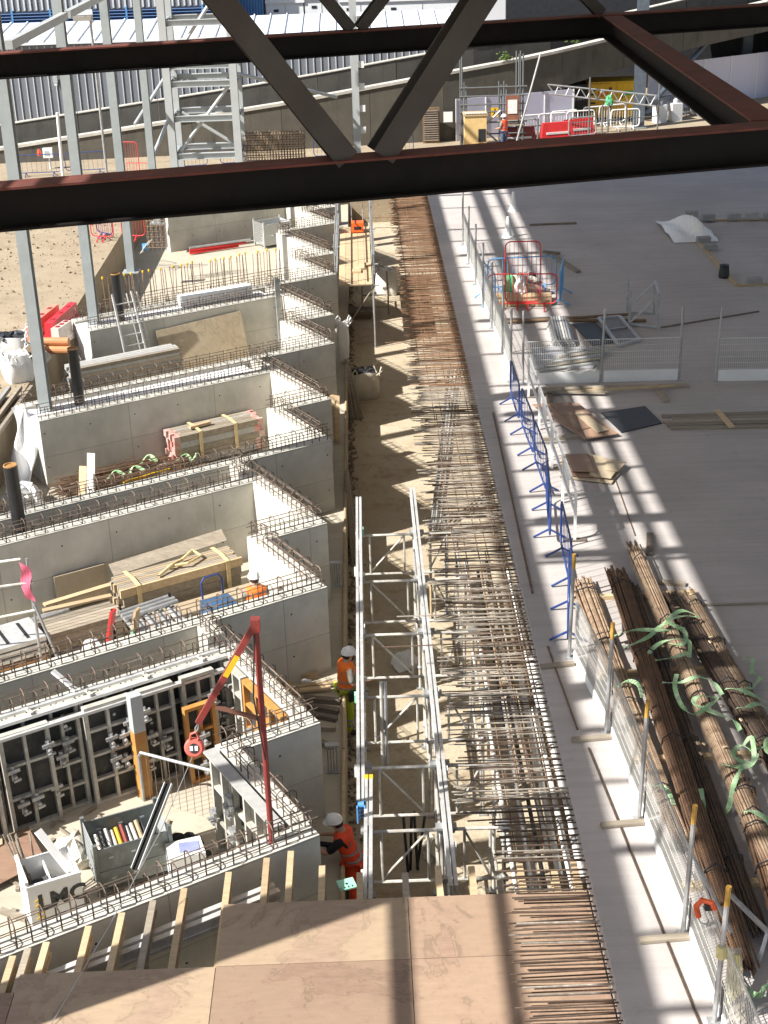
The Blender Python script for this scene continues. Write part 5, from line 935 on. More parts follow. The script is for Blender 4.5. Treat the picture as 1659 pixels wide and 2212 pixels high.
# ---- left edge and the open ground
def jersey(lab, x, y, rz, L, m, H=.52):
    t = thing('plastic_barrier', lab, 'barrier', (x, y, -1.0), rz, 'plastic road barriers'); q = W[t]; pr = ((-.2, 0), (.2, 0), (.19, .12), (.13, .2), (.12, H), (-.12, H), (-.13, .2), (-.19, .12)); n = len(pr)
    g = G(); g.add([q @ V((s, a, b)) for s in (-L/2, L/2) for a, b in pr], [tuple(range(n)), tuple(range(2*n-1, n-1, -1))]+[(i, n+i, n+(i+1) % n, (i+1) % n) for i in range(n)]); g.build('body', m, t)
    for k in range(3): G().hexa([q @ V((x_, y_, z)) for z in (H-.01, H+.015) for x_, y_ in ((-L*.35+L*.3*k, -.06), (-L*.35+L*.3*k+.16, -.06), (-L*.35+L*.3*k+.16, .06), (-L*.35+L*.3*k, .06))]).build('filler_cap', mat('barrier_dark', (.3, .02, .02), .5), t)
jersey('bright red plastic road barrier at the left by the wall end', -9.4, 43.2, 1.42, 2.3, mat('barrier_red', (.72, .03, .045), .4)); jersey('faded salmon plastic road barrier next to the red one', -9.95, 43.1, 1.4, 2.2, mat('barrier_salmon', (.62, .26, .18), .5)); jersey('pale cream plastic road barrier at the wall end', -9.15, 41.9, 1.3, .9, mat('barrier_cream', (.6, .53, .46), .5))
for k, (x, y, z) in enumerate(((-9.5, 40.95, -.88), (-9.45, 40.7, -.88), (-9.48, 40.83, -.66))): G().tube((x, y, z), (x+.75, y-.1, z), .12, 12).build('clay_pipe', CLAY, label=['lower back orange clay pipe at the wall end', 'lower front orange clay pipe at the wall end', 'upper orange clay pipe at the wall end'][k], cat='pipe', group='clay pipes')
bulk_bag('white bulk bag with black lids at the left edge', -10.3, 40.1, -1, .95, .8, BAGW, .2); bulk_bag('smaller white bulk bag in front of the other at the left edge', -9.75, 38.4, -1, .75, .75, BAGW, .5, BAGW)
blob('grey_tarpaulin', mat('tarp', (.5, .48, .43), .8, 0, .2, 3), (-9.7, 40.0, -1), .5, .45, .55, 'grey tarpaulin heap between the bags and the plank stack', 'tarpaulin', 61, .5)
t = thing('steel_box_section', 'rusty open steel section standing by the plank stack', 'steel section', (-9.6, 39.4, -1.0))
for a in ((-.16, -.12), (.12, .16)): G().box(-9.6+a[0], -9.6+a[1], 39.2, 39.8, -1, -.45).build('side', BROWNST, t)
G().box(-9.72, -9.48, 39.2, 39.8, -.48, -.45).build('top', BROWNST, t)
def shf(u, v): return (-9.02+.55*u+.1*math.sin(6*v+5*u), 34.35-.15*u-.9*v*v+.08*math.sin(12*u+2*v), -.4-1.75*v+.05*math.sin(9*u))
G().sheet(shf, 14, 16).build('plastic_sheet', PLAST, label='white plastic sheet hanging down over the wall end at the left', cat='plastic sheet')
for k in range(9): x = -9.95+.1*k; G().bar((x-.35, 33.0, -1.3+.12*(k % 3)), (x+.1, 36.9, -.92+.1*(k % 3)), .09, .11).build('timber_beam', [TIMBG, TIMBG, BLOCKM, TIMBD][k % 4], label='long grey beam stacked at the left edge, %s from the outside' % num(k), cat='beam', group='beams stacked at the left edge')
blob('plastic_sheet', PLAST, (-8.6, 32.6, -2.3), .5, .4, .6, 'white plastic sheet crumpled below the hanging one', 'plastic sheet', 71, .6)
# far bay: props, stillage, sign, barriers
for k in range(8): G().tube((-7.0+.12*(k % 3), 57.3-.12*(k//3)+.05*k, -2.22+.1*(k//3)), (-5.3+.1*k, 58.2+.04*k, -2.22+.1*(k//3)), .05, 8).build('steel_prop', REDP if k < 6 else GALV, label='prop lying in the far bay, %s of the red and grey pile' % num(k), cat='prop', group='props in the far bay')
t, X = stillage('pale mesh stillage of couplers in the far bay', (-3.7, 58.6, -2.3), R30, 1.2, .9, 1.0, LGREY, WIRE, None)
blob('coupler_heap', GALV, X(0, 0, .13), .45, .35, .6, 'heap of grey couplers in the far stillage', 'couplers', 81, .5)
t = thing('site_sign', 'small white and blue sign standing on the far ground', 'sign', (-8.0, 52.6, -1.0)); G().bar((-8.2, 52.6, -.98), (-7.8, 52.55, -.5), .012, .36, (0, -1, .3)).build('board', WHITEP, t); G().box(-8.14, -7.94, 52.50, 52.52, -.88, -.62).build('blue_panel', BLUEL, t); text_mesh('lettering', 'i i', .16, WHITEP, t, Matrix.Translation(V((-8.04, 52.497, -.75))) @ Matrix.Rotation(PI/2, 4, 'X'))
for k, (a, b, m) in enumerate((((-10.4, 54.9), (-9.5, 54.6), REDP), ((-9.2, 54.8), (-8.3, 54.6), REDP), ((-10.3, 55.6), (-9.6, 55.0), BLUEP))):
    c, rz, L = between(a, b); t = thing('pedestrian_barrier', ['left red barrier on the open ground behind the columns', 'right red barrier on the open ground behind the columns', 'blue barrier behind the red ones on the open ground'][k], 'barrier', (c[0], c[1], -1), rz, 'barriers on the open ground'); barrier_parts(t, L, 1.0, m, 7)
t = thing('rebar_cage', 'tall rebar cage standing at the end of the far wall', 'rebar', (-7.6, 53.1, -1.0))
for i in range(5):
    for j in range(2): G().tube((-8.0+.17*i, 53.0+.35*j, -1), (-8.0+.17*i, 53.0+.35*j, .6), .012, 5).build('upright_bar', RUST, t)
for k in range(8): z = -.9+.2*k; G().pipe([(-8.02, 52.98, z), (-7.3, 52.98, z), (-7.3, 53.37, z), (-8.02, 53.37, z), (-8.02, 52.98, z)], .01, 4).build('link', RUST, t)

# small debris lying about in the bays
g = G(); rd = random.Random(77)
for i, n_ in ((0, 60), (1, 60), (2, 90), (3, 110)):
    for k in range(n_):
        a, b = rd.uniform(-8.5, -4.2), rd.uniform(1.6, 5.9); L = rd.uniform(.05, .3); g.obox(Q(i, a, b, -2.285+rd.uniform(0, .02)), (L, rd.uniform(.02, .09), rd.uniform(.015, .05)), rd.uniform(0, 3))
g.build('small_debris', TIMBG, label='small timber scraps and debris scattered over the bay floors', cat='debris', kind='stuff')
form_panel('loose formwork panel standing between the left panel and the corner post', Q(3, -5.75, 1.5, -2.3), R30, .6, 1.7, 2, 4, -.04, clamps=2)
form_panel('loose formwork panel half cut by the left edge of the view', Q(3, -7.35, 1.8, -2.3), R30, .8, 1.75, 2, 3, -.08, clamps=2)
for k in range(5): G().bar(Q(3, -7.6+.25*k, 3.4+.2*k, -2.27), Q(3, -6.9+.25*k, 4.6+.12*k, -2.2), .12, .03).build('plank', [TIMBG, BLOCKM, TIMBD, TIMBG, TIMB][k], label='plank on the floor left of the white skip, %s from the left' % num(k), cat='plank', group='planks by the skip')
# ================================================================ PEOPLE
def skin_mesh(name, pts, edges, m, sub=1):
    """pts: {key: (pos, radius)}; grown with a Skin modifier and frozen into a mesh"""
    ks = list(pts); ix = {k: i for i, k in enumerate(ks)}; me = bpy.data.meshes.new(name)
    me.from_pydata([tuple(pts[k][0]) for k in ks], [(ix[a], ix[b]) for a, b in edges], [])
    o = bpy.data.objects.new(name, me); C.objects.link(o); md = o.modifiers.new('Skin', 'SKIN'); md.use_smooth_shade = True; md.branch_smoothing = .4
    for i, k in enumerate(ks):
        sv = me.skin_vertices[0].data[i]; r = pts[k][1]; sv.radius = r if isinstance(r, tuple) else (r, r); sv.use_root = (i == 0)
    if sub: o.modifiers.new('Sub', 'SUBSURF').levels = sub
    out = bpy.data.meshes.new_from_object(o.evaluated_get(bpy.context.evaluated_depsgraph_get())); bpy.data.objects.remove(o)
    out.materials.clear(); out.materials.append(m); out.polygons.foreach_set('use_smooth', [True]*len(out.polygons)); return out
def person(lab, loc, rz, arms, lean=(0, 0), head=(0, 0), vest=ORANGE, shirt=GREYSH, legs=HIVIS, stance=.0, group='site workers', text=None, scale=1.0, pouch=True, legband=True):
    t = thing('person', lab, 'person', loc, rz, group); Wm = W[t] @ Matrix.Scale(scale, 4)
    lx, ly = lean; J = {'pelvis': V((0, 0, .95)), 'spine': V((lx*.35, ly*.35, 1.14)), 'chest': V((lx*.8, ly*.8, 1.36)), 'neck': V((lx, ly+.01, 1.5))}
    hd = V((lx+head[0]*.5, ly+.03+head[1]*.5, 1.60)); ht = hd+V((head[0]*.5, head[1]*.5-.01, .11))
    J.update(head=hd, top=ht, sl=J['chest']+V((-.19, 0, .06)), sr=J['chest']+V((.19, 0, .06)))
    for s, k in ((-1, 'l'), (1, 'r')):
        el, wr = arms[k]; J['e'+k] = J['s'+k]+V(el); J['w'+k] = J['e'+k]+V(wr); d = V(wr).normalized(); J['h'+k] = J['w'+k]+d*.07
        J['hip'+k] = V((s*.1, 0, .9)); J['kn'+k] = V((s*(.11+stance*.3), .03, .5)); J['an'+k] = V((s*(.12+stance), -.02, .1)); J['toe'+k] = V((s*(.13+stance), .13, .05))
    rad = dict(pelvis=(.14, .11), spine=(.13, .10), chest=(.15, .105), neck=.055, head=(.078, .092), top=(.07, .085), sl=.062, sr=.062, el=.046, er=.046, wl=.031, wr=.031, hl=(.036, .02), hr=(.036, .02), hipl=.085, hipr=.085, knl=.06, knr=.06, anl=.042, anr=.042, toel=.04, toer=.04)
    E_ = [('pelvis', 'spine'), ('spine', 'chest'), ('chest', 'neck'), ('neck', 'head'), ('head', 'top')]
    for k in 'lr': E_ += [('chest', 's'+k), ('s'+k, 'e'+k), ('e'+k, 'w'+k), ('w'+k, 'h'+k), ('pelvis', 'hip'+k), ('hip'+k, 'kn'+k), ('kn'+k, 'an'+k), ('an'+k, 'toe'+k)]
    pts = {k: (v, rad[k]) for k, v in J.items()}
    for k in 'lr':                                   # five separate fingers on each hand
        d = (J['h'+k]-J['w'+k]).normalized(); sd = d.cross(V((0, 0, 1))); sd = sd.normalized() if sd.length > .1 else V((1, 0, 0)); dn_ = sd.cross(d)
        for n_, (o, L) in enumerate(((-.027, .062), (-.009, .075), (.009, .07), (.027, .055), (-.045, .045))):
            a = 'f%s%d' % (k, n_); b0 = J['h'+k]+sd*o+(d*.03 if n_ < 4 else -d*.01); pts[a+'a'] = (b0, .011); pts[a+'b'] = (b0+d*L*.55+dn_*.008, .009); pts[a+'c'] = (b0+d*L*.85-V((0, 0, .03)), .007)
            E_ += [('h'+k, a+'a'), (a+'a', a+'b'), (a+'b', a+'c')]
    nose = hd+V((0, .085, 0)); pts['nose'] = (nose+V((0, .025, -.005)), .012); E_.append(('head', 'nose'))
    def put(nm, me, par=None): o = inst(nm, me, par or t, Wm); return o
    put('body', skin_mesh('body', pts, E_, SKIN, 2))
    def sub(nm, keys, grow, m, extra=None):
        kk = set(keys); p = {}
        for k in keys:
            r = rad[k]; r = r if isinstance(r, tuple) else (r, r); p[k] = (J[k], (r[0]+grow, r[1]+grow))
        if extra: p.update(extra)
        ed = [e for e in E_ if e[0] in p and e[1] in p]; return put(nm, skin_mesh(nm, p, ed, m, 1))
    sub('shirt', ['chest', 'spine', 'sl', 'el', 'sr', 'er'], .022, shirt)
    secs = [(J['pelvis']+V((0, 0, -.1)), .185, .15), (J['pelvis'], .188, .152), (J['spine']-V((0, 0, .06)), .176, .142), (J['spine'], .18, .146), (J['chest']-V((0, 0, .08)), .198, .152), (J['chest'], .21, .152), (J['chest']+V((0, 0, .07)), .222, .135), (J['chest']+V((0, 0, .105)), .19, .11), (J['neck']+V((0, 0, .0)), .09, .08)]
    gv = G().sheet(lambda u_, v_: secs[int(round(v_*8))][0]+V((secs[int(round(v_*8))][1]*math.cos(u_*2*PI), secs[int(round(v_*8))][2]*math.sin(u_*2*PI), 0)), 20, 8)
    ve = inst('vest', gv.mesh('vest', vest), t, Wm); ve.data.polygons.foreach_set('use_smooth', [True]*len(ve.data.polygons))
    tr = sub('trousers', ['pelvis', 'hipl', 'knl', 'anl', 'hipr', 'knr', 'anr'], .026, legs)
    for k in 'lr': sub('boot', ['an'+k, 'toe'+k], .016, BOOT)
    # reflective bands, belt, face, hair, helmet
    def ring(nm, c, rx, ry, h, m, par, tilt=0): 
        g = G().lathe((0, 0, 0), ((1, -h/2), (1.01, 0), (1, h/2)), 20, rx, ry); inst(nm, g.mesh(nm, m), par, Wm @ Matrix.Translation(c) @ Matrix.Rotation(tilt, 4, 'X'))
    ring('reflective_band', J['spine']+V((0, 0, .0)), .186, .152, .035, REFL, ve, -ly*.8); ring('reflective_band', J['pelvis']+V((0, 0, .06)), .194, .158, .035, REFL, ve)
    for s in (-1, 1):
        c = J['chest']; inst('reflective_strap', G().pipe([c+V((s*.1, .125, -.2)), c+V((s*.11, .133, 0)), c+V((s*.11, .05, .115)), c+V((s*.11, -.05, .115)), c+V((s*.11, -.133, 0)), c+V((s*.1, -.125, -.2))], .009, 5).mesh('reflective_strap', REFL), ve, Wm)
    if legband:
        for k in 'lr':
            for z in (.36, .27): f_ = (z-.1)/.4; c = J['an'+k].lerp(J['kn'+k], f_); ring('reflective_band', c, .083, .083, .04, REFL, tr)
    if pouch:
        for s in (-1, 1): inst('tool_pouch', G().obox((s*.19, .06, .88), (.08, .16, .2), .2*s).mesh('tool_pouch', BLKCL), tr, Wm)
        ring('belt', J['pelvis']+V((0, 0, -.02)), .19, .158, .05, BLKCL, tr)
    inst('hair', G().lathe(hd+V((0, -.025, -.02)), ((.05, -.04), (.087, 0), (.092, .06), (.06, .12)), 12).mesh('hair', HAIR), t, Wm)
    for s in (-1, 1):
        inst('ear', G().lathe(hd+V((s*.088, .0, -.01)), ((.01, -.03), (.018, 0), (.01, .03)), 6).mesh('ear', SKIN), t, Wm); inst('eye', G().lathe(hd+V((s*.032, .088, .018)), ((.004, -.01), (.011, 0), (.004, .01)), 6).mesh('eye', BLKCL), t, Wm)
    inst('mouth', G().obox(hd+V((0, .088, -.055)), (.045, .012, .01)).mesh('mouth', mat('lip', (.35, .13, .1), .6)), t, Wm)
    tl = Matrix.Translation(hd+V((head[0]*.3, head[1]*.3, .055))) @ Matrix.Rotation(-head[1]*1.2, 4, 'X') @ Matrix.Rotation(head[0]*1.2, 4, 'Y')
    prof = [(.118, -.02), (.12, .0)]+[(.118*math.cos(a*PI/16), .115*math.sin(a*PI/16)) for a in range(0, 8)]+[(.01, .116)]
    h_ = inst('helmet', G().lathe((0, 0, 0), prof, 22, 1, 1.15).mesh('helmet', mat('helmet_white', (.80, .80, .79), .3, 0, .02, 3)), t, Wm @ tl); h_.data.polygons.foreach_set('use_smooth', [True]*len(h_.data.polygons))
    inst('peak', G().sheet(lambda u, v: (.11*math.cos(PI*(.15+.7*u))*(1+.1*v), (.12+.055*v)*math.sin(PI*(.15+.7*u))+.01, -.012-.02*v), 10, 2).mesh('peak', MATS['helmet_white']), h_, Wm @ tl)
    for x in (-.035, 0, .035): inst('rib', G().pipe([(x, -.13, .02), (x, -.09, .09), (x, 0, .117-abs(x)*.15), (x, .09, .09), (x, .13, .02)], .006, 4).mesh('rib', MATS['helmet_white']), h_, Wm @ tl)
    if text:
        for k, tx in enumerate(text): text_mesh('lettering', tx, .07, mat('vest_print', (.32, .12, .05), .8), ve, Wm @ Matrix.Translation(J['chest']+V((0, -.152, .06-.08*k))) @ Matrix.Rotation(PI, 4, 'Z') @ Matrix.Rotation(PI/2, 4, 'X'))
    return t
person('worker in an orange vest and yellow-green trousers standing beside the left twin beam', (-.62, 23.2, -3.2), -PI/2+.35, {'l': ((-.05, .06, -.27), (.08, .22, .02)), 'r': ((.06, .02, -.28), (-.03, .25, .0))}, (0, .03), (0, .03), scale=1.05, text=None)
person('worker in red-orange clothes with a black sleeve, bending to the wall near the deck', (-.50, 18.15, -3.2), PI/2-.25, {'l': ((-.08, .2, -.2), (.05, .23, .05)), 'r': ((.08, .18, -.22), (.0, .25, -.05))}, (.0, .16), (0, .10), ORANGER, BLKCL, ORANGER, group='site workers', pouch=False, legband=False)
person('worker standing in the middle bay, only white helmet and orange shoulders showing', (-2.3, 24.75, -2.3), .3, {'l': ((-.05, .1, -.26), (.03, .2, .05)), 'r': ((.05, .1, -.26), (-.03, .2, .05))}, (0, .06), (0, .05))
person('far worker in an orange vest and jeans, behind the distant scaffold', (7.0, 70.6, -1.0), .8, {'l': ((-.06, .05, -.27), (.02, .2, -.05)), 'r': ((.06, .05, -.27), (-.02, .2, -.05))}, vest=ORANGER, legs=mat('blue_jeans', (.06, .09, .16), .9), pouch=False, legband=False)
# tool and mint plate by the bending worker
t = thing('power_drill', 'black drill held against the wall by the bending worker', 'drill', (-.95, 18.2, -2.1)); G().tube((-1.0, 18.25, -2.0), (-.78, 18.2, -2.0), .04, 8).build('body', BLKCL, t); G().box(-.9, -.86, 18.17, 18.23, -2.16, -2.02).build('grip', BLKCL, t); G().tube((-.78, 18.2, -2.0), (-.62, 18.17, -1.99), .012, 6).build('bit', GALV, t)
t = thing('steel_prop', 'mint green notched plate on top of a prop beside the deck edge', 'prop', (-.54, 16.0, -3.2)); G().tube((-.54, 16.0, -3.2), (-.54, 16.0, -1.02), .03, 8).build('tube', BLACK, t)
G().obox((-.54, 16.0, -1.0), (.24, .22, .02), .3).build('plate', MINT, t)
for k in range(4): G().obox((-.54+.09*math.cos(.3)*(k-1.5)*.6, 16.0-.108+.02*k, -.99), (.012, .03, .02), .3).build('notch', BLACK, t)
G().lathe((-.54, 16.0, -.991), ((.02, 0), (.022, .003), (.02, .005)), 8).build('hole', BLACK, t)
# ================================================================ BACKGROUND
def lerp_pts(pts, x):
    for (x0, *a), (x1, *b) in zip(pts, pts[1:]):
        if x <= x1: f_ = (x-x0)/(x1-x0); return [p+(q-p)*f_ for p, q in zip(a, b)]
    return list(pts[-1][1:])
# ramp: polyline (x, y, top z, underside z)
RP = [(-30, 71.2, -1.75, -1.1), (-17, 71.9, -.3, -1.1), (-9.8, 72.4, .5, -1.1), (-3.4, 73, 1.2, -1.1), (4.3, 74, 2.2, -1.1), (8.0, 75, 2.6, -1.1), (10.5, 76, 2.9, 1.2), (17.5, 80, 3.7, 2.3), (32, 89, 5.2, 3.6)]
t = thing('concrete_ramp', 'stained concrete ramp rising to the right across the background', 'ramp', (0, 73.5, -1))
def wallseg(nm, x0, x1, f0, f1, th, m, parent):
    """upright slab between two stations; f = (y, ztop, zbottom); local x along it"""
    d = V((x1-x0, f1[0]-f0[0], 0)); L = d.length; rz = math.atan2(d.y, d.x); zb = min(f0[2], f1[2])
    g = G(); g.hexa([(0, 0, f0[2]-zb), (L, 0, f1[2]-zb), (L, th, f1[2]-zb), (0, th, f0[2]-zb), (0, 0, f0[1]-zb), (L, 0, f1[1]-zb), (L, th, f1[1]-zb), (0, th, f0[1]-zb)])
    return inst(nm, g.mesh(nm, m), parent, T(x0, f0[0], zb, rz))
xs = [-30, -22, -17, -12.5, -8.2, -3.8, .6, 4.3, 8.0, 10.5, 14, 17.5, 24, 32]
for x0, x1 in zip(xs, xs[1:]):
    a, b = lerp_pts(RP, x0), lerp_pts(RP, x1)
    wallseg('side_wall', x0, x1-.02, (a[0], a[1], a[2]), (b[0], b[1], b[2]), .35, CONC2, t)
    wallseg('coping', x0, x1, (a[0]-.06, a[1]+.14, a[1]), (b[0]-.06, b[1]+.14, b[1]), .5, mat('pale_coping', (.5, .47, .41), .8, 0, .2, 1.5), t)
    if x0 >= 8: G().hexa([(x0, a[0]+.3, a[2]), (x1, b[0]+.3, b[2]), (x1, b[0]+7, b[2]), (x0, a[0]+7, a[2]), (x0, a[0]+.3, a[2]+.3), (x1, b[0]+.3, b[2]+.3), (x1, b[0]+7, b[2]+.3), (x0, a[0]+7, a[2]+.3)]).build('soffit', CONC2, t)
x = -30
while x < 30:
    x1 = x+4.0; a, b = lerp_pts(RP, x), lerp_pts(RP, x1)
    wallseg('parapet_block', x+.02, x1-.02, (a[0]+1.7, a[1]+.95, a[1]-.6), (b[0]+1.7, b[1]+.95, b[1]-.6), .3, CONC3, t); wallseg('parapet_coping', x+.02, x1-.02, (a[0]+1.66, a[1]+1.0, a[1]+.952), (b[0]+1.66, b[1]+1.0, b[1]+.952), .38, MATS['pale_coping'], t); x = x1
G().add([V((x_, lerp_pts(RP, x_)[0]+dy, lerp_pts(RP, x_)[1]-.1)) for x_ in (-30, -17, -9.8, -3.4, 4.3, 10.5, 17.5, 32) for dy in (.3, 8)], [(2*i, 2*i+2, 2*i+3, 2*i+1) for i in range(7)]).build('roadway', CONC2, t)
G().box(9, 34, 90, 90.4, -1, 6).build('void_shade_sheet', BLACK, t)  # black sheet stands in for the shade under the ramp
for k, (x, y, z) in enumerate(((7.5, 74.9, 2.75), (11.1, 76.2, 3.35), (13.5, 77.6, 3.7))):
    g = G(); r = random.Random(k)
    for i in range(60 if k == 0 else 40): d = V((r.gauss(0, .16), r.gauss(0, .1), abs(r.gauss(0, .2)))); g.obox(V((x, y-.15, z))+d, (.1, .07, .015), r.uniform(0, 3), r.uniform(-1, 1), r.uniform(-1, 1))
    t2 = thing('weed', ['round green weed growing on the ramp coping, leftmost', 'small green weed on the ramp coping, middle', 'small green weed on the ramp coping, rightmost'][k], 'plant', (x, y-.1, z-.1), group='weeds on the ramp'); g.build('leaves', GREENW, t2); G().tube((x, y-.12, z-.1), (x, y-.12, z+.25), .01, 5).build('stem', GREENW, t2)
# shed behind the ramp
t = thing('shed', 'long shed with blue-grey ribbed cladding and white ribbed roof behind the ramp', 'shed', (-6, 84, -1))
G().box(-32, 6.9, 82, 82.2, -1, 3.45).build('wall', SHEDB, t)
rb = G().box(-.022, .022, -.05, 0, 0, 4.4).mesh('cladding_rib', mat('cladding_rib_pale', (.62, .64, .65), .5, .1, .05))
for k in range(95): inst('cladding_rib', rb, t, T(-31.5+.405*k, 82, -1))
G().hexa([(-32.3, 81.7, 3.5), (7.2, 81.7, 3.5), (7.2, 87.2, 4.05), (-32.3, 87.2, 4.05), (-32.3, 81.7, 3.62), (7.2, 81.7, 3.62), (7.2, 87.2, 4.17), (-32.3, 87.2, 4.17)]).build('roof', SHEDR, t)
rr_ = G().hexa([(-.05, 0, .0), (.05, 0, .0), (.05, 5.5, .55), (-.05, 5.5, .55), (-.03, 0, .09), (.03, 0, .09), (.03, 5.5, .64), (-.03, 5.5, .64)]).mesh('roof_rib', SHEDR)
for k in range(42): inst('roof_rib', rr_, t, T(-31.8+.93*k, 81.69, 3.62))
t = thing('wall_lamp', 'small lamp on the shed wall', 'lamp', (-16.5, 81.9, 1.4)); G().box(-16.62, -16.38, 81.7, 81.9, 1.5, 1.85).build('housing', LGREY, t); G().box(-16.58, -16.42, 81.72, 81.88, 1.35, 1.5).build('glass', PAPER, t)
for k in range(3): G().box(6.95+1.1*k, 8.0+1.1*k, 82.1, 82.2, -1, 3.0).build('pale_panel', CREAM, label='white panel right of the shed behind the ramp, %s from the shed' % num(k), cat='panel', group='white panels beside the shed')
# building with blue louvres, plant units
t = thing('plant_building', 'grey clad building with blue louvres along the top edge', 'building', (-18, 92, -1))
G().box(-34, -7.2, 90.2, 96, -1, 12).build('wall', SHEDB, t)
crm = G().box(-.05, .05, -.06, 0, 0, 7).mesh('cladding_rib', MATS['cladding_rib_pale'])
for k in range(75): inst('cladding_rib', crm, t, T(-33.5+.35*k, 90.2, 4.6))
G().box(-34, -7.2, 90.1, 90.19, 2.9, 4.55).build('louvre_recess', LOUVD, t)
lv = G().obox((0, 0, 0), (2.2, .16, .03), 0, -.6).mesh('louvre_blade', LOUV); lf = G().box(-.05, .05, -.14, 0, -.1, 1.7).mesh('louvre_mullion', BLUEL)
for k in range(12):
    for j in range(9): inst('louvre_blade', lv, t, T(-32.6+2.25*k, 90.02, 3.05+.17*j))
    inst('louvre_mullion', lf, t, T(-33.75+2.25*k, 90.1, 2.95)); 
t = thing('blue_container', 'dark blue ribbed container beside the white plant units', 'container', (-6.2, 93, -1)); G().box(-7.0, -5.5, 92, 96, -1, 9).build('body', LOUV, t)
for k in range(9): G().box(-6.95+.17*k, -6.88+.17*k, 91.93, 92, -1, 9).build('rib', BLUEL, t)
for k, (x0, x1, z1) in enumerate(((-5.3, -3.1, 4.4), (-3.0, -1.0, 4.55), (-.9, 1.6, 4.35), (1.8, 6.4, 4.3))):
    t = thing('plant_unit', 'white boxy plant unit at the top edge, %s from the blue container' % num(k), 'plant unit', ((x0+x1)/2, 93, 0), group='white plant units'); G().box(x0, x1, 92, 95, -1, z1).build('casing', CREAM, t); G().box(x0-.08, x1+.08, 91.9, 95.1, z1, z1+.18).build('lid', SHEDR, t); G().box((x0+x1)/2-.015, (x0+x1)/2+.015, 91.98, 92, 3, z1-.1).build('seam', LGREY, t); G().box(x0+.4, x0+.7, 91.97, 92, z1-.5, z1-.35).build('vent', BLACK, t); G().box(x0+.5, x1-.4, 92.5, 94.5, z1+.18, z1+1.4).build('upper_casing', SHEDR, t)
G().box(-60, 70, 118, 119, -1, 16).build('far_building', mat('far_wall', (.5, .52, .55), .7, 0, .08, .3), label='pale far building closing the view behind the plant units', cat='building')
# braced steel tower left of centre
t = thing('steel_tower', 'pale grey braced steel tower standing between the columns and the ramp', 'steel frame', (-6.8, 65, -1))
for x in (-8.15, -5.3):
    for y in (64, 66.4): G().ibeam((x, y, -1), (x, y, 10), .32, .32, .03, (0, 1, 0)).build('column', LGREY, t)
for z in (.45, 2.05, 3.5, 4.25, 6.0, 7.6):
    for y in (64, 66.4): G().ibeam((-8.0, y, z), (-5.45, y, z), .22, .26, .025).build('beam', LGREY, t)
    for x in (-8.15, -5.3): G().ibeam((x, 64.2, z), (x, 66.2, z), .2, .2, .02).build('beam', GREYP, t)
for a, b in (((-7.9, 64.1, .6), (-5.5, 64.1, 3.4)), ((-5.6, 66.3, .5), (-7.9, 66.3, 2.0)), ((-7.9, 64.1, 4.4), (-5.5, 64.1, 7.5)), ((-5.3, 64.1, 3.9), (-1.0, 70, 1.9)), ((-8.15, 64.1, 2.2), (-8.9, 61.5, .6)), ((-8.15, 66.2, 4.0), (-9.4, 62.0, 2.2))): G().tube(a, b, .075, 8).build('brace', LGREY, t)
t = thing('steel_column', 'pale grey column with brackets standing in the middle before the ramp', 'column', (-.1, 70, -1)); G().ibeam((-.1, 70, -1), (-.1, 70, 10), .34, .34, .03, (0, 1, 0)).build('shaft', LGREY, t)
for k in range(6): G().box(.08, .34, 69.9, 70.05, .2+1.0*k, .5+1.0*k).build('bracket', WHITEP, t)
for k, (x, y, z1) in enumerate(((14.5, 76.0, 6), (22.5, 86, 8))):
    t = thing('steel_column', ['grey column darkened for shade in front of the yellow generator', 'grey column darkened for shade near the right edge, behind the bracing beam'][k], 'column', (x, y, -1)); G().ibeam((x, y, -1), (x, y, z1), .55, .4, .04, (0, 1, 0)).build('shaft', mat('shade_darkened_steel', (.09, .11, .135), .5), t); G().box(x-.4, x+.4, y-.3, y+.3, -1, -.95).build('base_plate', GREYP, t)  # shade put into the colour: darker paint on these columns
t = thing('brace_frame', 'grey diagonal and horizontal braces between the two right columns', 'bracing', (18.5, 81, -1)); G().tube((14.8, 76.3, -.3), (22.3, 85.7, 4.4), .13, 10).build('diagonal', MATS['shade_darkened_steel'], t); G().bar((14.9, 76.3, .1), (22.2, 85.6, .1), .18, .3).build('tie', MATS['shade_darkened_steel'], t)
# floodlight mast, poles, boxes at the foot of the ramp
t = thing('floodlight_mast', 'thin mast carrying a floodlight between the grey columns', 'floodlight', (-10.1, 58, -1)); G().tube((-10.1, 58, -1), (-10.1, 58, 6.9), .05, 8).build('mast', GALV, t); G().obox((-10.35, 57.85, 6.95), (.75, .35, .25), .2, .5).build('lamp_head', LGREY, t); G().obox((-10.35, 57.7, 6.85), (.65, .03, .2), .2, .5).build('lens', PAPER, t)
G().tube((-13.5, 66, -1), (-13.4, 66, 2.2), .07, 8).build('vent_pipe', WHITEP, label='white pipe standing at the foot of the ramp on the left', cat='pipe')
t = thing('electric_box', 'white electric box with orange beacon on a post by the ramp', 'electric box', (-15, 70, -1)); G().tube((-14.85, 70, -1), (-14.85, 70, -.2), .04, 6).build('post', WHITEP, t); G().box(-15.1, -14.65, 69.85, 70.05, -.45, .0).build('cabinet', WHITEP, t); G().box(-15.02, -14.8, 69.84, 69.85, -.35, -.12).build('door', LGREY, t); G().lathe((-15.3, 70, -.35), ((.09, 0), (.1, .15), (.06, .28)), 8).build('beacon', ORANGER, t)
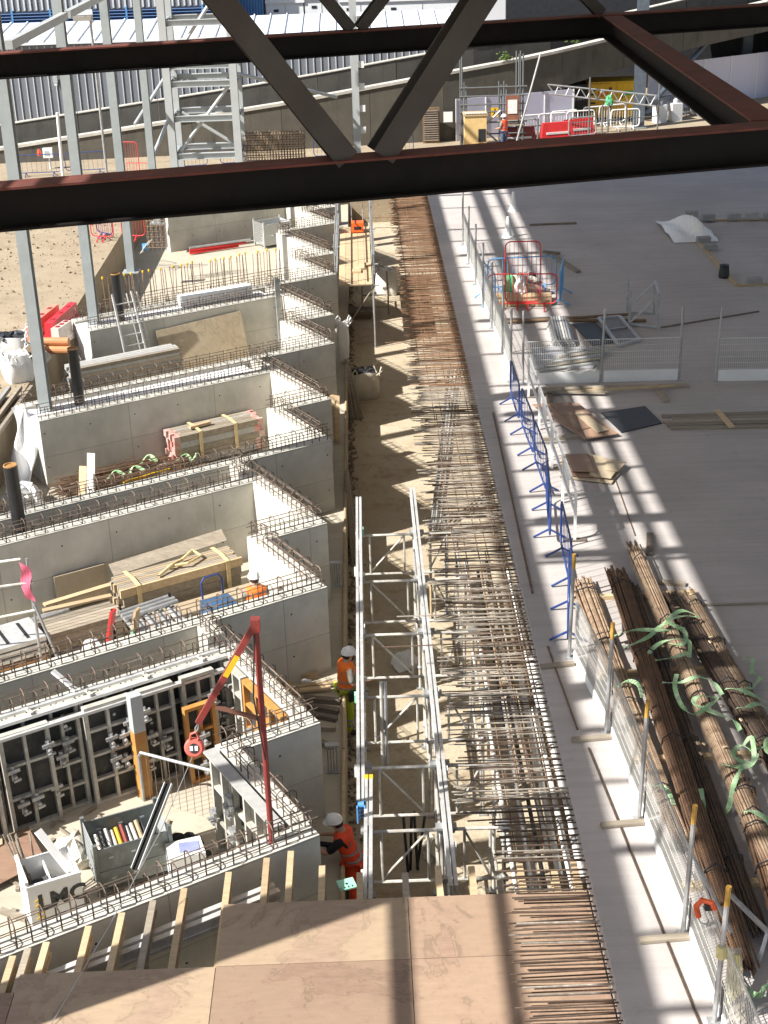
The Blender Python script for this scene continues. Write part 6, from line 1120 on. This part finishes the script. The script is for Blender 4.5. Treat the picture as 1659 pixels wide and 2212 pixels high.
for k, (a, b, m, H, l) in enumerate((((-16.0, 68.2), (-14, 68.3), BLUEP, 1.0, 'blue barrier at the foot of the ramp, far left'), ((-13.8, 68.4), (-11.9, 68.6), BLUEP, 1.0, 'blue barrier at the foot of the ramp, second from left'), ((-11.0, 66.2), (-10.0, 66.0), REDP, 1.8, 'tall red gate barrier between the columns'), ((-10.6, 65.4), (-9.3, 65.2), REDP, 1.0, 'low red barrier in front of the tall red gate'), ((-8.8, 68.5), (-7.2, 68.8), BLUEP, 1.0, 'blue barrier behind the steel tower'), ((-6.6, 69), (-5.2, 69.2), BLUEP, 1.0, 'blue barrier right of the steel tower'), ((-2.2, 70), (-.6, 70.2), BLUEP, 1.0, 'blue barrier beside the middle column'), ((.9, 70.2), (2.6, 70.6), BLUEP, 1.0, 'blue barrier near the brown louvred door'))):
    c, rz, L = between(a, b); t = thing('pedestrian_barrier', l, 'barrier', (c[0], c[1], -1), rz, 'barriers at the foot of the ramp'); barrier_parts(t, L, H, m, 8)
t = thing('rebar_cage', 'brown rebar cage standing in front of the ramp, right of the tower', 'rebar', (-3.9, 66, -1)); rc = random.Random(3)
for k in range(22):
    for y in (65.7, 66.4): x = -5.2+2.7*k/21; G().tube((x, y, -1), (x, y, 1.0+.1*rc.random()), .02, 5).build('upright_bar', RUST, t)
for k in range(9): z = -.8+.22*k; G().pipe([(-5.25, 65.68, z), (-2.45, 65.68, z), (-2.45, 66.42, z), (-5.25, 66.42, z), (-5.25, 65.68, z)], .018, 4).build('link', RUSTD, t)
t = thing('louvred_door', 'brown louvred door in the foot of the ramp wall', 'door', (3.6, 73.6, -1)); G().box(3.2, 4.05, 73.5, 73.6, -1, .75).build('frame', BROWNST, t)
for k in range(14): G().obox((3.62, 73.47, -.85+.11*k), (.72, .06, .05), 0, -.5).build('slat', TIMBD, t)
G().box(4.25, 4.7, 73.55, 73.6, .0, .5).build('wall_sign', WHITEP, label='small white notice with a red mark beside the louvred door', cat='sign')
t = thing('plywood_box', 'yellow plywood box standing in front of the white hoarding', 'box', (5.6, 71, -1)); G().box(5.1, 6.15, 70.6, 71.4, -1, .72).build('body', PALLETM, t); G().box(5.05, 6.2, 70.55, 71.45, .72, .82).build('lid', TIMB, t)
for k in range(8): G().box(5.12+.13*k, 5.2+.13*k, 70.52, 70.6, .84, .9).build('batten', WHITEP, t)
G().box(5.75, 6.1, 70.58, 70.6, -.5, .1).build('opening', BLACK, t)
# hoardings
def hoarding(lab, a, b, z0, z1, n):
    c, rz, L = between(a, b); t = thing('hoarding', lab, 'hoarding', (c[0], c[1], -1), rz, 'white hoardings'); q = W[t]; w = L/n
    for k in range(n): x0 = -L/2+w*k+.015; x1 = x0+w-.03; G().hexa([q @ V((x, y, z)) for z in (z0+1, z1+1) for x, y in ((x0, 0), (x1, 0), (x1, .05), (x0, .05))]).build('panel', HOARD, t)
    for k in range(n+1): x = -L/2+w*k; G().hexa([q @ V((x+dx, y, z)) for z in (0, z1+1.02) for dx, y in ((-.03, -.03), (.03, -.03), (.03, .0), (-.03, .0))]).build('post', WHITEP, t)
    return t
hoarding('white hoarding behind the scaffold, left of the generator', (4.9, 73.9), (11.1, 76.0), -1, 1.05, 4); hoarding('white hoarding panels right of the dark column', (15.8, 80.5), (24.5, 85.5), -1, 1.5, 5); hoarding('tall white hoarding at the right edge', (24.6, 84), (33, 88), -1, 3.2, 4)
t = thing('pedestrian_sign', 'yellow sign with a black walking figure on the white hoarding', 'sign', (6.9, 74.45, .2)); G().box(6.7, 7.1, 74.4, 74.42, .05, .5).build('board', YEL, t)
g = G().lathe((6.9, 74.395, .43), ((.01, -.03), (.035, 0), (.01, .03)), 8, 1, .2)
for a, b in (((6.9, .4), (6.88, .25)), ((6.88, .25), (6.8, .1)), ((6.88, .25), (6.97, .12)), ((6.89, .37), (6.8, .28)), ((6.89, .37), (6.99, .3))): g.bar((a[0], 74.395, a[1]), (b[0], 74.395, b[1]), .04, .006, (0, 1, 0))
g.build('figure', BLACK, t)
# generator
t = thing('generator', 'yellow generator cabinet with a black end under the ramp', 'generator', (13, 79, -1)); 
G().box(12.2, 15.0, 78.3, 80.2, -.8, 1.05).build('cabinet', YEL, t); G().box(11.2, 12.19, 78.3, 80.2, -.8, .95).build('black_end', BLACK, t); G().box(11.2, 15, 78.35, 80.1, -1, -.8).build('skid', DARKST, t)
for x in (12.3, 13.75): G().box(x, x+1.15, 78.24, 78.3, -.6, .95).build('door', YEL, t)
for k in range(6): G().box(12.32, 12.6, 78.2, 78.24, -.5+.22*k, -.42+.22*k).build('vent', BLACK, t)
for x, z in ((13.3, .2), (13.3, -.3), (13.9, .2), (14.7, .5), (13.3, .6)): G().box(x, x+.14, 78.2, 78.24, z, z+.16).build('latch', BLACK, t)
G().box(14.0, 14.75, 78.2, 78.24, .35, .55).build('green_badge', NETM, t); text_mesh('lettering', '32201', .3, WHITEP, t, Matrix.Translation(V((11.68, 78.29, .25))) @ Matrix.Rotation(PI/2, 4, 'X'))
text_mesh('lettering', '100', .42, ORANGER, t, Matrix.Translation(V((12.95, 78.23, .42))) @ Matrix.Rotation(PI/2, 4, 'X'))
# scaffold with gate and lattice girder
t = thing('scaffold_tower', 'dark tube scaffold standing before the white hoarding', 'scaffold', (6.5, 72, -1)); ST = mat('scaffold_dark', (.16, .17, .17), .5, .4, .15)
for x in (5.05, 5.25, 6.95, 7.2, 7.8, 8.0):
    for y in (71.6, 72.8): G().tube((x, y, -1), (x, y, 3.4 if x in (5.05, 7.8, 8.0) else 2.0), .045, 6).build('standard', ST, t)
for z in (-.3, .25, .75, 1.1, 1.5, 1.9): G().tube((4.9, 71.55, z), (8.2, 71.55, z), .04, 6).build('ledger', ST, t)
for a, b in (((5.1, 71.5, -.8), (6.9, 71.5, .8)), ((6.9, 71.5, -.8), (5.1, 71.5, .8)), ((7.6, 71.4, -1), (8.8, 71.4, 3.4))): G().tube(a, b, .05, 6).build('brace', GALV, t)
G().box(6.9, 8.1, 71.5, 72.8, .05, .15).build('platform', TIMBG, t); G().box(7.15, 7.8, 71.4, 71.46, .35, 1.5).build('gate', mat('gate_brown', (.25, .1, .06), .6), t); G().box(7.25, 7.7, 71.37, 71.4, .65, 1.3).build('notice', PAPER, t)
t = thing('lattice_girder', 'silver lattice girder carried across in front of the generator', 'girder', (12, 74, .5)); a0, a1, c0, c1 = V((9.5, 74, 1.6)), V((15, 74.3, .85)), V((9.6, 74, 1.15)), V((15, 74.3, .33))
G().tube(a0, a1, .045, 6).build('top_chord', GALV, t); G().tube(c0, c1, .045, 6).build('bottom_chord', GALV, t)
for k in range(10): G().tube(a0.lerp(a1, k/10), c0.lerp(c1, (k+.5)/10), .028, 5).tube(c0.lerp(c1, (k+.5)/10), a0.lerp(a1, (k+1)/10), .028, 5).build('lacing', GALV, t)
for k, (x, y, h) in enumerate(((8.7, 71.2, 1.4), (11.6, 73.9, 2.9), (12.2, 73.5, 1.6), (12.5, 73.5, 1.7), (13.4, 73.5, 1.6), (15.2, 74.5, 2.6))): G().tube((x, y, -1), (x, y, -1+h), .045, 6).build('scaffold_tube', ST, label='dark upright tube before the barriers, %s from the left' % num(k), cat='tube', group='upright tubes by the barriers')
G().tube((8.6, 73.6, -.35), (15.3, 74.6, -.2), .03, 6).build('scaffold_tube', ST, label='dark horizontal tube in front of the crowd barriers', cat='tube'); blob('rag', NETM, (12.6, 73.95, .5), .18, .12, .5, 'green rag hanging on the lattice girder', 'rag', 91, .4)
for k, (x, y, rz, m) in enumerate(((8.9, 74.6, .2, WHITEP), (9.9, 74.9, .2, WHITEP), (10.6, 75.6, .3, WHITEP), (11.4, 75.4, .2, WHITEP), (12.4, 76.6, .3, WHITEP), (13.3, 77, .3, WHITEP), (13.7, 75.4, .1, WHITEP), (11.2, 73.4, .3, GALV), (8.2, 73.2, .2, GALV), (16.5, 78.5, .5, WHITEP), (17.9, 79.5, .6, WHITEP), (19.3, 80.6, .6, WHITEP), (18.5, 79.2, .5, GALV))):
    t = thing('pedestrian_barrier', 'crowd barrier in the far compound, %s' % ['leftmost by the scaffold', 'second from the scaffold', 'third from the scaffold', 'fourth from the scaffold', 'first before the generator', 'second before the generator', 'beside the dark column', 'grey one in front of the red barrier', 'grey one under the scaffold', 'first right of the dark column', 'second right of the dark column', 'farthest right', 'grey one at the far right'][k], 'barrier', (x, y, -1), rz, 'crowd barriers in the far compound'); barrier_parts(t, 1.5, 1.05, m, 9, .035, inm=m)
for k, (x, y, rz) in enumerate(((7.9, 72.4, .1), (9.9, 73.4, .25), (11.1, 74.2, .3))):
    t = thing('plastic_barrier', 'red plastic barrier in the far compound, %s' % ['under the scaffold', 'largest, in the middle', 'rightmost, behind a grey crowd barrier'][k], 'barrier', (x, y, -1), rz, 'red barriers in the far compound'); q = W[t]
    G().hexa([q @ V(p) for p in ((-.9, -.25, 0), (.9, -.25, 0), (.9, .25, 0), (-.9, .25, 0), (-.75, -.1, .85), (.75, -.1, .85), (.75, .1, .85), (-.75, .1, .85))]).build('body', REDP if k else REDD, t); G().hexa([q @ V((x_, y_, z)) for z in (.3, .4) for x_, y_ in ((-.6, -.23), (.6, -.23), (.6, -.18), (-.6, -.18))]).build('slot', WHITEP, t)
for k, (x, y) in enumerate(((15.9, 77.5), (16.8, 77.9))): G().obox((x, y, -.55), (.6, .5, .9), .3).lathe((x, y, -.12), ((.1, 0), (.12, .2), (.05, .25)), 8).build('site_tank', CREAM, label=['cream tank beside the dark column', 'second cream tank right of the dark column'][k], cat='tank')
